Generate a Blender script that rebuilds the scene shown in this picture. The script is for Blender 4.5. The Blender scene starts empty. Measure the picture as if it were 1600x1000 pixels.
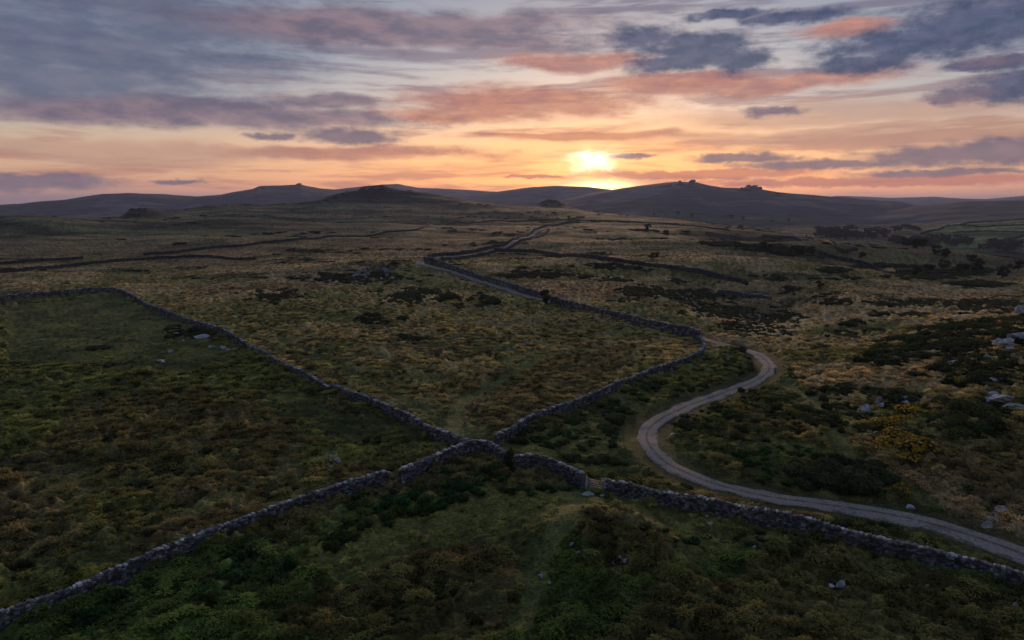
import bpy, math, random
import numpy as np
from mathutils import Vector

# ------------------------------------------------------------------ camera, world, sun, exposure
sc = bpy.context.scene
R = math.radians
CAMZ = 30.0
FPX = 1067.0                      # focal length in photograph pixels (1600 wide)
PITCH = math.atan((500 - 316) / FPX)
cam_d = bpy.data.cameras.new("camera")
cam = bpy.data.objects.new("camera", cam_d)
sc.collection.objects.link(cam)
cam_d.sensor_width = 36.0
cam_d.lens = 36.0 * FPX / 1600.0
cam_d.clip_start = 0.5
cam_d.clip_end = 60000
cam.location = (0, 0, CAMZ)
cam.rotation_euler = (math.pi / 2 - PITCH, 0, 0)
sc.camera = cam

sc.view_settings.view_transform = 'Standard'
sc.view_settings.look = 'None'
sc.view_settings.exposure = 0.0
sc.view_settings.gamma = 1.0
sc.cycles.use_denoising = True
sc.cycles.max_bounces = 4
sc.cycles.diffuse_bounces = 2
sc.cycles.volume_bounces = 1
sc.cycles.transparent_max_bounces = 4

SUN_EL, SUN_AZ = 3.2, 6.8          # degrees; azimuth clockwise from +Y


def pix_dir(px, py):
    x = (px - 800.0) / FPX
    u = (500.0 - py) / FPX
    c, s = math.cos(PITCH), math.sin(PITCH)
    return (x, c + u * s, -s + u * c)


def pix_azel(px, py):
    d = pix_dir(px, py)
    return math.degrees(math.atan2(d[0], d[1])), math.degrees(math.atan2(d[2], math.hypot(d[0], d[1])))


class NT:
    """short hand for building node trees"""
    def __init__(self, nt):
        self.nt = nt

    def n(self, t, **kw):
        nd = self.nt.nodes.new(t)
        for k, v in kw.items():
            setattr(nd, k, v)
        return nd

    def put(self, sock, v):
        if isinstance(v, bpy.types.NodeSocket):
            self.nt.links.new(v, sock)
        elif v is not None:
            if isinstance(v, tuple) and len(v) == 3 and sock.type == 'RGBA':
                v = v + (1.0,)
            sock.default_value = v

    def m(self, op, a, b=None, c=None, clamp=False):
        nd = self.n('ShaderNodeMath', operation=op, use_clamp=clamp)
        for i, v in enumerate((a, b, c)):
            self.put(nd.inputs[i], v)
        return nd.outputs[0]

    def vm(self, op, a, b=None, out=0):
        nd = self.n('ShaderNodeVectorMath', operation=op)
        self.put(nd.inputs[0], a)
        self.put(nd.inputs[1], b)
        return nd.outputs[out]

    def comb(self, x, y, z=0.0):
        nd = self.n('ShaderNodeCombineXYZ')
        for i, v in enumerate((x, y, z)):
            self.put(nd.inputs[i], v)
        return nd.outputs[0]

    def noise(self, vec, scale, detail=4.0, rough=0.55, color=False, dist=0.0):
        nd = self.n('ShaderNodeTexNoise')
        self.put(nd.inputs['Vector'], vec)
        nd.inputs['Scale'].default_value = scale
        nd.inputs['Detail'].default_value = detail
        nd.inputs['Roughness'].default_value = rough
        nd.inputs['Distortion'].default_value = dist
        return nd.outputs['Color' if color else 'Fac']

    def mix(self, f, a, b, mode='MIX'):
        nd = self.n('ShaderNodeMix', data_type='RGBA', blend_type=mode)
        self.put(nd.inputs[0], f)
        self.put(nd.inputs[6], a)
        self.put(nd.inputs[7], b)
        return nd.outputs[2]

    def ss(self, v, lo, hi, to0=0.0, to1=1.0):
        nd = self.n('ShaderNodeMapRange', interpolation_type='SMOOTHSTEP')
        self.put(nd.inputs[0], v)
        for i, q in enumerate((lo, hi, to0, to1)):
            self.put(nd.inputs[i + 1], q)
        return nd.outputs[0]

    def ramp(self, v, stops):
        nd = self.n('ShaderNodeValToRGB')
        self.put(nd.inputs[0], v)
        el = nd.color_ramp.elements
        while len(el) < len(stops):
            el.new(0.5)
        for e, (p, c) in zip(el, stops):
            e.position = p
            e.color = (c[0], c[1], c[2], 1)
        return nd.outputs[0]


def s2l(r, g, b):
    f = lambda v: (v / 255.0) / 12.92 if v <= 10 else ((v / 255.0 + 0.055) / 1.055) ** 2.4
    return (f(r), f(g), f(b))


def build_world():
    w = bpy.data.worlds.new("World")
    sc.world = w
    w.use_nodes = True
    w.cycles.sampling_method = 'MANUAL'
    w.cycles.sample_map_resolution = 1024
    nt = w.node_tree
    nt.nodes.clear()
    N = NT(nt)
    out = N.n('ShaderNodeOutputWorld')
    bg = N.n('ShaderNodeBackground')
    tc = N.n('ShaderNodeTexCoord')
    d = tc.outputs['Generated']
    sep = N.n('ShaderNodeSeparateXYZ')
    N.put(sep.inputs[0], d)
    dx, dy, dz = sep.outputs
    V = N.m('MULTIPLY', N.m('ARCSINE', dz), 57.2958)
    U = N.m('MULTIPLY', N.m('ARCTAN2', dx, dy), 57.2958)
    dU = N.m('ABSOLUTE', N.m('SUBTRACT', U, SUN_AZ))
    # clear-sky gradient towards the sun and away from it
    vf = N.m('DIVIDE', V, 60.0, clamp=True)
    g = lambda v: v / 60.0
    near = N.ramp(vf, [(0, s2l(238, 136, 104)), (g(1.2), s2l(240, 148, 110)), (g(3.0), s2l(234, 162, 124)),
                       (g(5.0), s2l(222, 172, 146)), (g(7.5), s2l(182, 172, 174)), (g(11), s2l(150, 157, 174)),
                       (g(15.5), s2l(124, 135, 158)), (g(28), s2l(134, 142, 166)), (1, s2l(112, 122, 148))])
    far = N.ramp(vf, [(0, s2l(186, 132, 124)), (g(1.0), s2l(206, 150, 132)), (g(3.0), s2l(204, 164, 138)),
                      (g(5.0), s2l(184, 160, 148)), (g(7.5), s2l(140, 142, 154)), (g(11), s2l(116, 128, 150)),
                      (g(15.5), s2l(98, 112, 138)), (g(28), s2l(88, 102, 132)), (1, s2l(84, 98, 130))])
    back = N.ramp(vf, [(0, s2l(66, 68, 88)), (g(12), s2l(62, 70, 94)), (g(40), s2l(72, 84, 112)), (1, s2l(104, 114, 140))])
    asym = N.m('MULTIPLY', dU, 1.0)
    col = N.mix(N.ss(asym, 4.0, 44.0), near, far)
    col = N.mix(N.ss(dU, 60.0, 140.0), col, back)
    # physical sky (low sun) adds its share
    sky = N.n('ShaderNodeTexSky', sky_type='NISHITA')
    sky.sun_disc = False
    sky.sun_elevation = R(SUN_EL)
    sky.sun_rotation = R(SUN_AZ)
    sky.altitude = 300
    col = N.mix(1.0, col, N.mix(1.0, sky.outputs[0], (0.034, 0.034, 0.036), 'MULTIPLY'), 'ADD')

    # cloud coordinates: degrees, warped
    base = N.comb(U, V)
    wq = N.noise(N.comb(N.m('MULTIPLY', U, 0.10), N.m('MULTIPLY', V, 0.22)), 1.0, 3, 0.5, True)
    wv = N.vm('MULTIPLY', N.vm('SUBTRACT', wq, (0.5, 0.5, 0.5)), (9.0, 2.2, 0.0))
    P = N.vm('ADD', base, wv)
    wq2 = N.noise(N.comb(N.m('MULTIPLY', U, 0.42), N.m('MULTIPLY', V, 0.85)), 1.0, 5, 0.6, True)
    wv2 = N.vm('MULTIPLY', N.vm('SUBTRACT', wq2, (0.5, 0.5, 0.5)), (2.6, 1.1, 0.0))
    P2 = N.vm('ADD', base, wv2)

    def blobs(pos, lst):
        """distance field (1 = edge) of soft ellipses given in photograph pixels"""
        res = None
        for (px, py, rx, ry) in lst:
            a, e = pix_azel(px, py)
            q = N.vm('MULTIPLY', N.vm('SUBTRACT', pos, (a, e, 0.0)), (18.6 / rx, 18.6 / ry, 0.0))
            ln = N.vm('LENGTH', q, out=1)
            res = ln if res is None else N.m('SMOOTH_MIN', res, ln, 0.25)
        return res

    # thin high streaks, cream and rose, following the horizon
    st = N.noise(N.comb(N.m('MULTIPLY', U, 0.055), N.m('MULTIPLY', V, 0.55), 3.1), 1.0, 6, 0.6, dist=0.6)
    st2 = N.noise(N.comb(N.m('MULTIPLY', U, 0.14), N.m('MULTIPLY', V, 1.6), 9.7), 1.0, 5, 0.6, dist=0.3)
    stc = N.ramp(vf, [(0, s2l(214, 122, 104)), (g(3), s2l(218, 146, 112)), (g(6), s2l(190, 142, 126)),
                      (g(9), s2l(140, 124, 136)), (g(15), s2l(112, 108, 130)), (1, s2l(90, 96, 120))])
    stf = N.mix(N.ss(dU, 6.0, 40.0), stc, N.mix(1.0, stc, (0.72, 0.78, 0.92), 'MULTIPLY'))
    f = N.m('MULTIPLY', N.ss(N.m('ADD', st, N.m('MULTIPLY', N.m('SUBTRACT', st2, 0.5), 0.5)), 0.46, 0.66), 0.75)
    col = N.mix(f, col, stf)
    light = N.ramp(vf, [(0, s2l(244, 160, 128)), (g(2.5), s2l(252, 192, 146)), (g(5), s2l(246, 196, 162)), (g(8), s2l(208, 180, 166)), (g(14), s2l(146, 150, 170)), (1, s2l(110, 120, 150))])
    lf = N.ss(N.m('SUBTRACT', st2, N.m('MULTIPLY', st, 0.3)), 0.40, 0.60)
    lf = N.m('MULTIPLY', N.m('MULTIPLY', lf, N.ss(V, 5.0, 12.0, 1.0, 0.28)), N.m('MULTIPLY', N.ss(dU, 3.0, 32.0, 0.85, 0.28), 0.9))
    col = N.mix(lf, col, light)

    # broad soft banks
    edge = N.noise(N.comb(N.m('MULTIPLY', U, 0.30), N.m('MULTIPLY', V, 0.9), 5.0), 1.0, 6, 0.62)
    en = N.m('MULTIPLY', N.m('SUBTRACT', edge, 0.5), 1.1)

    def layer(col, pos, lst, color, lo, hi, strength, k=1.0, flip=None):
        dd = N.m('ADD', blobs(pos, lst), N.m('MULTIPLY', en, k))
        mk = N.m('MULTIPLY', N.ss(dd, hi, lo), strength)
        return N.mix(mk, col, color)

    grey = N.mix(N.ss(edge, 0.35, 0.65), s2l(86, 96, 122), s2l(106, 110, 132))
    col = layer(col, P, [(60, 60, 330, 42), (330, 30, 260, 34), (90, 120, 260, 26), (200, 165, 250, 22)], grey, 0.45, 1.35, 0.85)
    mauve = N.mix(N.ss(edge, 0.35, 0.65), s2l(110, 102, 120), s2l(148, 124, 132))
    col = layer(col, P, [(580, 42, 250, 30), (760, 62, 160, 20), (330, 182, 320, 20), (510, 160, 80, 14), (700, 30, 260, 16)], mauve, 0.5, 1.3, 0.85)
    rose = N.mix(N.ss(edge, 0.35, 0.65), s2l(168, 112, 108), s2l(206, 138, 112))
    col = layer(col, P, [(820, 160, 200, 24), (700, 180, 130, 14), (900, 96, 140, 14), (1060, 128, 150, 20),
                         (1320, 48, 70, 13), (1210, 128, 180, 14), (560, 240, 240, 10), (900, 215, 190, 8)], rose, 0.5, 1.3, 0.8)
    tanc = N.mix(N.ss(edge, 0.3, 0.7), s2l(196, 150, 128), s2l(176, 138, 128))
    col = layer(col, P, [(1380, 175, 300, 18), (1200, 215, 240, 10), (1450, 215, 220, 10), (120, 235, 260, 16)], tanc, 0.5, 1.4, 0.6)
    # light behind the banks, around the sun
    a0, e0 = pix_azel(925, 252)
    gq = N.vm('LENGTH', N.vm('MULTIPLY', N.vm('SUBTRACT', base, (a0, e0, 0)), (0.10, 0.26, 0)), out=1)
    glow = N.m('POWER', 2.718, N.m('MULTIPLY', N.m('MULTIPLY', gq, gq), -1.0))
    col = N.mix(N.m('MULTIPLY', glow, 0.45), col, s2l(250, 164, 106))
    # crisp dark cumulus
    e2 = N.noise(N.comb(N.m('MULTIPLY', U, 0.55), N.m('MULTIPLY', V, 1.1), 1.0), 1.0, 7, 0.62)
    en = N.m('MULTIPLY', N.m('SUBTRACT', e2, 0.5), 1.3)
    dark = N.mix(N.ss(e2, 0.36, 0.62), s2l(60, 76, 106), s2l(88, 94, 122))
    col = layer(col, P2, [(1010, 60, 60, 20), (1090, 68, 90, 18), (1150, 92, 50, 22), (1050, 100, 80, 14), (1095, 84, 85, 24)], dark, 0.45, 1.3, 0.9)
    col = layer(col, P2, [(1450, 62, 140, 24), (1560, 34, 150, 36), (1352, 98, 76, 16), (1140, 22, 60, 7), (1240, 26, 80, 10), (1570, 98, 60, 9),
                          (1595, 134, 62, 20)], dark, 0.5, 1.3, 0.92)
    small = N.mix(N.ss(e2, 0.35, 0.65), s2l(96, 92, 116), s2l(122, 106, 122))
    col = layer(col, P2, [(1495, 152, 45, 12), (1212, 174, 44, 8), (1540, 98, 50, 10), (545, 213, 78, 12), (425, 213, 34, 6),
                          (1160, 247, 84, 8), (1270, 257, 130, 9), (1500, 243, 150, 16), (1590, 232, 90, 16), (50, 284, 110, 12),
                          (1475, 270, 120, 6), (988, 244, 40, 4), (280, 282, 40, 4)], small, 0.5, 1.25, 0.85, 0.7)
    red = s2l(196, 112, 98)
    col = layer(col, P2, [(1090, 272, 190, 8), (840, 275, 60, 3), (1370, 284, 240, 8)], red, 0.6, 1.2, 0.75, 0.7)
    # the veiled sun itself and the lit slot under the cloud bar
    k = N.vm('LENGTH', N.vm('MULTIPLY', N.vm('SUBTRACT', base, (a0, e0, 0)), (1.0 / 1.5, 1.0 / 0.66, 0)), out=1)
    k = N.m('ADD', k, N.m('MULTIPLY', N.m('SUBTRACT', e2, 0.5), 3.4))
    core = N.m('POWER', 2.718, N.m('MULTIPLY', N.m('MULTIPLY', k, k), -1.0))
    a1, e1 = pix_azel(938, 291)
    halo = N.vm('LENGTH', N.vm('MULTIPLY', N.vm('SUBTRACT', base, (a0, e0 - 0.3, 0)), (1.0 / 4.2, 1.0 / 1.5, 0)), out=1)
    halo = N.m('POWER', 2.718, N.m('MULTIPLY', N.m('MULTIPLY', halo, halo), -1.0))
    k2 = N.vm('LENGTH', N.vm('MULTIPLY', N.vm('SUBTRACT', base, (a1, e1, 0)), (1.0 / 2.6, 1.0 / 0.42, 0)), out=1)
    core2 = N.m('POWER', 2.718, N.m('MULTIPLY', N.m('MULTIPLY', k2, k2), -1.0))
    addc = N.mix(1.0, N.mix(core, (0, 0, 0), (2.1, 1.75, 1.3)), N.mix(core2, (0, 0, 0), (3.0, 2.2, 1.1)), 'ADD')
    col = N.mix(1.0, col, addc, 'ADD')
    col = N.mix(1.0, col, N.mix(halo, (0, 0, 0), (0.16, 0.12, 0.06)), 'ADD')
    # below the horizon: dim earth tone
    col = N.mix(N.ss(V, -1.5, -0.2), s2l(90, 80, 84), col)
    N.put(bg.inputs[0], col)
    bg.inputs[1].default_value = 1.0
    nt.links.new(bg.outputs[0], out.inputs[0])


build_world()

sun_d = bpy.data.lights.new("sun", 'SUN')
sun_d.energy = 2.6
sun_d.angle = R(10)
sun_d.color = (1.0, 0.62, 0.36)
sun = bpy.data.objects.new("sun", sun_d)
sc.collection.objects.link(sun)
sd = Vector((math.sin(R(SUN_AZ)) * math.cos(R(SUN_EL)), math.cos(R(SUN_AZ)) * math.cos(R(SUN_EL)), math.sin(R(SUN_EL))))
sun.rotation_euler = sd.to_track_quat('Z', 'Y').to_euler()

# ------------------------------------------------------------------ numeric helpers
rng = np.random.default_rng(7)


def _hash(ix, iy, seed):
    h = (ix.astype(np.int64) * 374761393 + iy.astype(np.int64) * 668265263 + seed * 1442695041) & 0xFFFFFFFF
    h = ((h ^ (h >> 13)) * 1274126177) & 0xFFFFFFFF
    h = h ^ (h >> 16)
    return (h & 0xFFFFFF).astype(np.float64) / 0xFFFFFF


def vnoise(x, y, seed=0):
    x = np.asarray(x, float); y = np.asarray(y, float)
    ix = np.floor(x); iy = np.floor(y)
    fx = x - ix; fy = y - iy
    fx = fx * fx * fx * (fx * (fx * 6 - 15) + 10); fy = fy * fy * fy * (fy * (fy * 6 - 15) + 10)
    a = _hash(ix, iy, seed); b = _hash(ix + 1, iy, seed)
    c = _hash(ix, iy + 1, seed); d = _hash(ix + 1, iy + 1, seed)
    return (a + (b - a) * fx) * (1 - fy) + (c + (d - c) * fx) * fy


def fbm(x, y, scale, octv=4, seed=0, gain=0.5):
    """0..1, mean 0.5"""
    s = 0.0; amp = 1.0; tot = 0.0
    ca, sa = 0.8, 0.6
    x = np.asarray(x, float) / scale; y = np.asarray(y, float) / scale
    for o in range(octv):
        s = s + amp * vnoise(x, y, seed + o * 17); tot += amp
        amp *= gain
        x, y = (ca * x - sa * y) * 2.03 + 11.3, (sa * x + ca * y) * 2.03 - 7.7
    return s / tot


def sstep(v, lo, hi):
    t = np.clip((v - lo) / (hi - lo), 0, 1)
    return t * t * (3 - 2 * t)


# ------------------------------------------------------------------ the lie of the land
ctrl = []      # az(deg), r, z


def cp(px, py, r):
    a, e = pix_azel(px, py)
    ctrl.append((a, r, CAMZ + r * math.tan(R(e))))


def cz(px, r, z):
    a, _ = pix_azel(px, 340)
    ctrl.append((a, r, z))


ALLPX = [-300, 0, 250, 500, 750, 1000, 1250, 1500, 1750]
for r_ in (18, 45, 80):
    for p_ in ALLPX[::2] + [1750]:
        cz(p_, r_, 0.0)
for p_, z1, z2, z3 in ((-300, 0, -.5, 0), (0, .3, 0, 0), (300, 0, .8, 0), (600, 0, 0.5, 0.5), (850, -.6, -.5, 0), (1050, -.8, -1.5, -1), (1250, -.5, -1.5, -2),
                       (1400, 2.0, -1, -2), (1600, 6.5, 4.0, -1.0), (1800, 9, 7, 1)):
    cz(p_, 125, z1); cz(p_, 185, z2); cz(p_, 250, z3)
cz(1600, 95, 2.0); cz(1750, 95, 3.0); cz(1600, 150, 7.5); cz(1800, 150, 9)
for p_ in (-300, 0, 300, 600, 850):
    cz(p_, 400, 0.0)
    cz(p_, 650, 0.0)
cz(1050, 400, -2); cz(1050, 650, 0)
crest = [(-300, 352, 1000), (0, 345, 1100), (100, 343, 1150), (180, 341, 1200), (300, 327, 1400), (400, 322, 1500), (500, 314, 1500), (590, 308, 1500),
         (680, 310, 1500), (750, 318, 1500), (820, 325, 1500), (900, 329, 1500), (1000, 340, 1300), (1140, 356, 1100), (1230, 367, 950),
         (1300, 377, 820), (1450, 393, 720), (1600, 412, 620), (1800, 425, 580)]
for p_, y_, r_ in crest:
    cp(p_, y_, r_)
    a_, e_ = pix_azel(p_, y_)
    zc = CAMZ + r_ * math.tan(R(e_))
    if p_ < 1200:
        ctrl.append((a_, r_ * 1.45, zc - 34))
for p_ in (300, 450, 600, 800):
    cp(p_, 345, 1000)
cp(1350, 417, 450); cp(1350, 458, 250); cp(1550, 436, 400); cp(1200, 402, 430); cp(1450, 425, 450); cp(1200, 378, 700)
cz(1250, 1350, -42); cz(1350, 1150, -54); cz(1500, 1050, -58); cz(1700, 950, -60)
cp(1350, 372, 1450); cp(1500, 385, 1500); cp(1650, 392, 1450)
cp(1500, 350, 2100); cp(1650, 345, 2100); cp(1400, 360, 1850); cp(1300, 358, 1800)
for p_ in (-300, 0, 300, 600, 900, 1150):
    cz(p_, 2700, -42)
for p_ in (1350, 1550, 1750):
    cz(p_, 2900, -46)
for p_ in ALLPX:
    cz(p_, 4500, -52); cz(p_, 9000, -60); cz(p_, 25000, -62)
ctrl = np.array(ctrl)


def _uv(az, r):
    return np.clip(az, -48, 48) / 16.0, np.log(np.maximum(r, 15)) * 1.9


_cu, _cv = _uv(ctrl[:, 0], ctrl[:, 1])


def _phi(d2):
    return 0.5 * d2 * np.log(d2 + 1e-9)


_n = len(ctrl)
_A = np.zeros((_n + 3, _n + 3))
_A[:_n, :_n] = _phi((_cu[:, None] - _cu[None]) ** 2 + (_cv[:, None] - _cv[None]) ** 2) + np.eye(_n) * 0.01
_A[:_n, _n] = 1; _A[:_n, _n + 1] = _cu; _A[:_n, _n + 2] = _cv
_A[_n:, :_n] = _A[:_n, _n:].T
_W = np.linalg.solve(_A, np.concatenate([ctrl[:, 2], [0, 0, 0]]))


def at_px(px, r):
    a, _ = pix_azel(px, 330)
    return (r * math.sin(R(a)), r * math.cos(R(a)))


BUMPS = []      # x, y, height, along, across, rotation (rad)


def bump(px, r, h, sx, sy, rot=0.0):
    x, y = at_px(px, r)
    BUMPS.append((x, y, h, sx, sy, rot))


RIDGES = [(1480, 95, [(470, 0), (490, 1), (505, 3), (514, 7), (521, 11), (545, 15), (560, 18), (567, 25), (598, 26), (609, 21), (625, 16), (660, 11), (700, 6), (760, 1), (800, 0)]),
          (1075, 42, [(180, 0), (190, 4), (198, 9), (206, 13), (226, 14), (246, 10), (262, 6), (290, 0)]),
          (1440, 60, [(822, 0), (838, 7), (848, 15), (856, 20), (870, 20), (880, 13), (894, 3), (910, 0)])]
RIDGES = [(r_, w_, [pix_azel(p, 310)[0] for p, _ in t_], [h for _, h in t_]) for r_, w_, t_ in RIDGES]
bump(575, 300, 3.0, 26, 16)        # rise under the rock pile
bump(945, 58, 2.6, 4.2, 3.6)
bump(1180, 235, -4.5, 14, 45)
bump(1120, 300, -3.5, 25, 16)
bump(1300, 330, 5.0, 70, 30)
bump(1010, 330, 3.5, 80, 28)
bump(1180, 480, 6.0, 110, 45)
bump(1420, 520, 5.0, 70, 40)
bump(300, 560, 5.0, 140, 50)
bump(520, 760, 7.0, 160, 60)
bump(120, 800, 8.0, 170, 70)       # knoll in front of the gate
bump(1290, 88, 1.0, 9, 6)


def Hs(x, y, relief=True):
    x = np.asarray(x, float); y = np.asarray(y, float)
    shp = x.shape
    x = x.ravel(); y = y.ravel()
    r = np.hypot(x, y); az = np.degrees(np.arctan2(x, y))
    u, v = _uv(az, r)
    z = np.empty_like(u)
    for i in range(0, len(u), 40000):
        s = slice(i, i + 40000)
        d2 = (u[s, None] - _cu[None]) ** 2 + (v[s, None] - _cv[None]) ** 2
        z[s] = _phi(d2) @ _W[:_n] + _W[_n] + _W[_n + 1] * u[s] + _W[_n + 2] * v[s]
    for (bx, by, h, sx, sy, rot) in BUMPS:
        ddx, ddy = x - bx, y - by
        q = (ddx / sx) ** 2 + (ddy / sy) ** 2
        z += h * np.exp(-0.5 * q)
    for (rr_, ww_, pa_, ph_) in RIDGES:
        m = np.abs(r - rr_) < ww_ * 3.2
        if m.any():
            e = np.exp(-((r[m] - rr_) / ww_) ** 2)
            z[m] += np.interp(az[m], pa_, ph_) * e * (1 - 0.45 * np.abs(fbm(x[m], y[m], 45, 3, 44) - .5) * 2 * (1 - e))
    if relief:
        z += (fbm(x, y, 14, 3, 41) - 0.5) * 1.1 * sstep(r, 30, 60)
        z += (fbm(x, y, 90, 4, 5) - 0.5) * np.clip((r - 120) / 300, 0, 1) * 8.0
        z += (fbm(x, y, 300, 4, 9) - 0.5) * np.clip((r - 500) / 800, 0, 1) * 12.0 * sstep(3000, 1400, 3000) * np.clip((r - 500) / 800, 0, 1)
    return z.reshape(shp)


# ------------------------------------------------------------------ the far hills (profiles read off the skyline)
HILLS = {}


def hill_fn(profile, rc, wf, wb, zf, relief, seed, wander=0.05):
    pa = np.array([pix_azel(*p)[0] for p in profile])
    pe = np.array([CAMZ + rc * math.tan(R(pix_azel(*p)[1])) for p in profile])

    def f(az, r):
        zc = np.interp(az, pa, pe)
        side = sstep(az, pa[0] - 0.2, pa[0] + 1.2) * sstep(-az, -pa[-1] - 0.2, -pa[-1] + 1.2)
        x, y = r * np.sin(np.radians(az)), r * np.cos(np.radians(az))
        rcc = rc * (1 + wander * (fbm(az, az * 0, 6.0, 2, seed) - 0.5))
        t = np.where(r < rcc, (r - (rcc - wf)) / wf, ((rcc + wb) - r) / wb)
        t = np.clip(t, 0, 1)
        s = np.where(r < rcc, t ** 1.35 * (1.9 - 0.9 * t), t * t * (3 - 2 * t))
        z = zf + (zc - zf) * s
        rid = np.abs(fbm(x, y, 420, 4, seed) - 0.5) * 2
        z = z - relief * (0.6 - rid) * 4 * t * (1 - t)
        z = z + (fbm(x, y, 60, 3, seed + 3) - 0.5) * relief * 0.12
        return zf - 12 + (z - zf + 12) * (0.0 + side)
    return f, pa, rc, wf, wb


HILLS['left_low'] = (hill_fn([(-160, 330), (-60, 325), (0, 320), (35, 318), (60, 315), (100, 312), (160, 303), (200, 302), (250, 303), (310, 307), (345, 304), (395, 295),
                              (405, 291), (415, 290), (440, 289.5), (470, 288), (478, 290), (500, 294), (540, 298), (600, 306), (700, 318), (800, 332)], 3900, 1500, 1500, -55, 26, 21), 'dusky grassed hill with a small tor on top, behind the grassy left slope')
HILLS['mid_far'] = (hill_fn([(380, 322), (440, 308), (520, 296), (560, 292), (600, 288), (620, 287), (655, 293), (720, 296), (780, 300), (850, 306), (960, 322)], 5600, 1500, 1500, -60, 30, 33), 'long purple ridge behind the rocky tor')
HILLS['dome'] = (hill_fn([(640, 326), (740, 304), (780, 299), (830, 292), (870, 290), (920, 292), (960, 297), (1020, 306), (1100, 325)], 4700, 1500, 1200, -55, 24, 52), 'smooth rounded hill right under the sun')
HILLS['tor_ridge'] = (hill_fn([(820, 326), (880, 313), (920, 302), (960, 296), (1000, 290), (1040, 285.5), (1062, 284), (1090, 285), (1110, 290), (1130, 293), (1165, 293.5), (1185, 295),
                               (1215, 300), (1250, 303), (1290, 306), (1340, 310), (1400, 315), (1440, 322), (1500, 336)], 3500, 1500, 1200, -46, 26, 64), 'broad moorland hill crowned by rock stacks')
HILLS['pale_ridge'] = (hill_fn([(1180, 322), (1250, 312), (1310, 306), (1345, 307), (1390, 309), (1460, 307.5), (1500, 310), (1540, 311), (1600, 306), (1680, 301), (1760, 306)], 7800, 1800, 1500, -62, 30, 75), 'palest and farthest ridge at the right end of the skyline')
HILLS['right_near'] = (hill_fn([(1180, 347), (1280, 340), (1340, 335), (1400, 327), (1440, 321), (1500, 315.5), (1560, 313.5), (1600, 313), (1680, 309), (1800, 306), (1900, 308)], 3000, 1150, 1000, -46, 20, 86), 'dark heathery hill behind the green fields')
HILLS['near_low'] = (hill_fn([(-300, 345), (-100, 339), (0, 336), (60, 335), (130, 334), (200, 336), (260, 337), (320, 345)], 2300, 700, 500, -48, 10, 97), 'low dim foothill below the left hill')


def Hall(x, y):
    z = Hs(x, y)
    r = np.hypot(x, y); az = np.degrees(np.arctan2(x, y))
    for k, (h, _) in HILLS.items():
        f, pa, rc, wf, wb = h
        m = (r > rc - wf * 1.15) & (r < rc + wb) & (az > pa[0]) & (az < pa[-1])
        if np.any(m):
            zz = np.full(z.shape, -1e9)
            zz[m] = f(az[m], r[m])
            z = np.maximum(z, zz)
    return z


_rs = np.exp(np.linspace(math.log(22), math.log(7000), 900))


def ground(px, py, far=False):
    """the world point of the land seen at a place of the photograph (arrays allowed)"""
    px = np.atleast_1d(np.asarray(px, float)); py = np.atleast_1d(np.asarray(py, float))
    x = (px - 800.0) / FPX; u = (500.0 - py) / FPX
    c, s = math.cos(PITCH), math.sin(PITCH)
    dx, dy, dz = x, c + u * s, -s + u * c
    h = np.hypot(dx, dy)
    out = np.zeros((len(px), 3))
    ch = 400
    for i in range(0, len(px), ch):
        sl = slice(i, i + ch)
        rr = _rs[None, :] * np.ones((len(px[sl]), 1))
        X = rr * (dx[sl] / h[sl])[:, None]; Y = rr * (dy[sl] / h[sl])[:, None]
        Z = CAMZ + rr * (dz[sl] / h[sl])[:, None]
        G = (Hall if far else Hs)(X, Y)
        below = Z < G
        k = np.argmax(below, axis=1)
        k = np.where(below.any(axis=1), np.maximum(k, 1), len(_rs) - 1)
        ii = np.arange(len(k))
        d0 = Z[ii, k - 1] - G[ii, k - 1]; d1 = Z[ii, k] - G[ii, k]
        t = np.clip(d0 / np.where(np.abs(d0 - d1) < 1e-9, 1, d0 - d1), 0, 1)
        r = rr[ii, k - 1] + t * (rr[ii, k] - rr[ii, k - 1])
        X = r * dx[sl] / h[sl]; Y = r * dy[sl] / h[sl]
        out[sl, 0] = X; out[sl, 1] = Y
        out[sl, 2] = (Hall if far else Hs)(X, Y)
    return out


def catmull(pts, n=8):
    pts = np.asarray(pts, float)
    P = np.vstack([2 * pts[0] - pts[1], pts, 2 * pts[-1] - pts[-2]])
    out = []
    for i in range(1, len(P) - 2):
        p0, p1, p2, p3 = P[i - 1], P[i], P[i + 1], P[i + 2]
        for t in np.linspace(0, 1, n, endpoint=False):
            out.append(0.5 * ((2 * p1) + (-p0 + p2) * t + (2 * p0 - 5 * p1 + 4 * p2 - p3) * t * t + (-p0 + 3 * p1 - 3 * p2 + p3) * t ** 3))
    out.append(P[-2])
    return np.array(out)


def resample(P, step):
    seg = np.hypot(*(P[1:, :2] - P[:-1, :2]).T)
    s = np.concatenate([[0], np.cumsum(seg)])
    n = max(2, int(s[-1] / step) + 1)
    q = np.linspace(0, s[-1], n)
    return np.stack([np.interp(q, s, P[:, 0]), np.interp(q, s, P[:, 1])], 1), q


def line_px(pts, step=1.0, smooth=True):
    """polyline of photograph places -> evenly spaced xy on the land"""
    g = ground([p[0] for p in pts], [p[1] for p in pts])[:, :2]
    c = catmull(g, 8) if smooth and len(g) > 2 else g
    return resample(c, step)[0]


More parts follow.
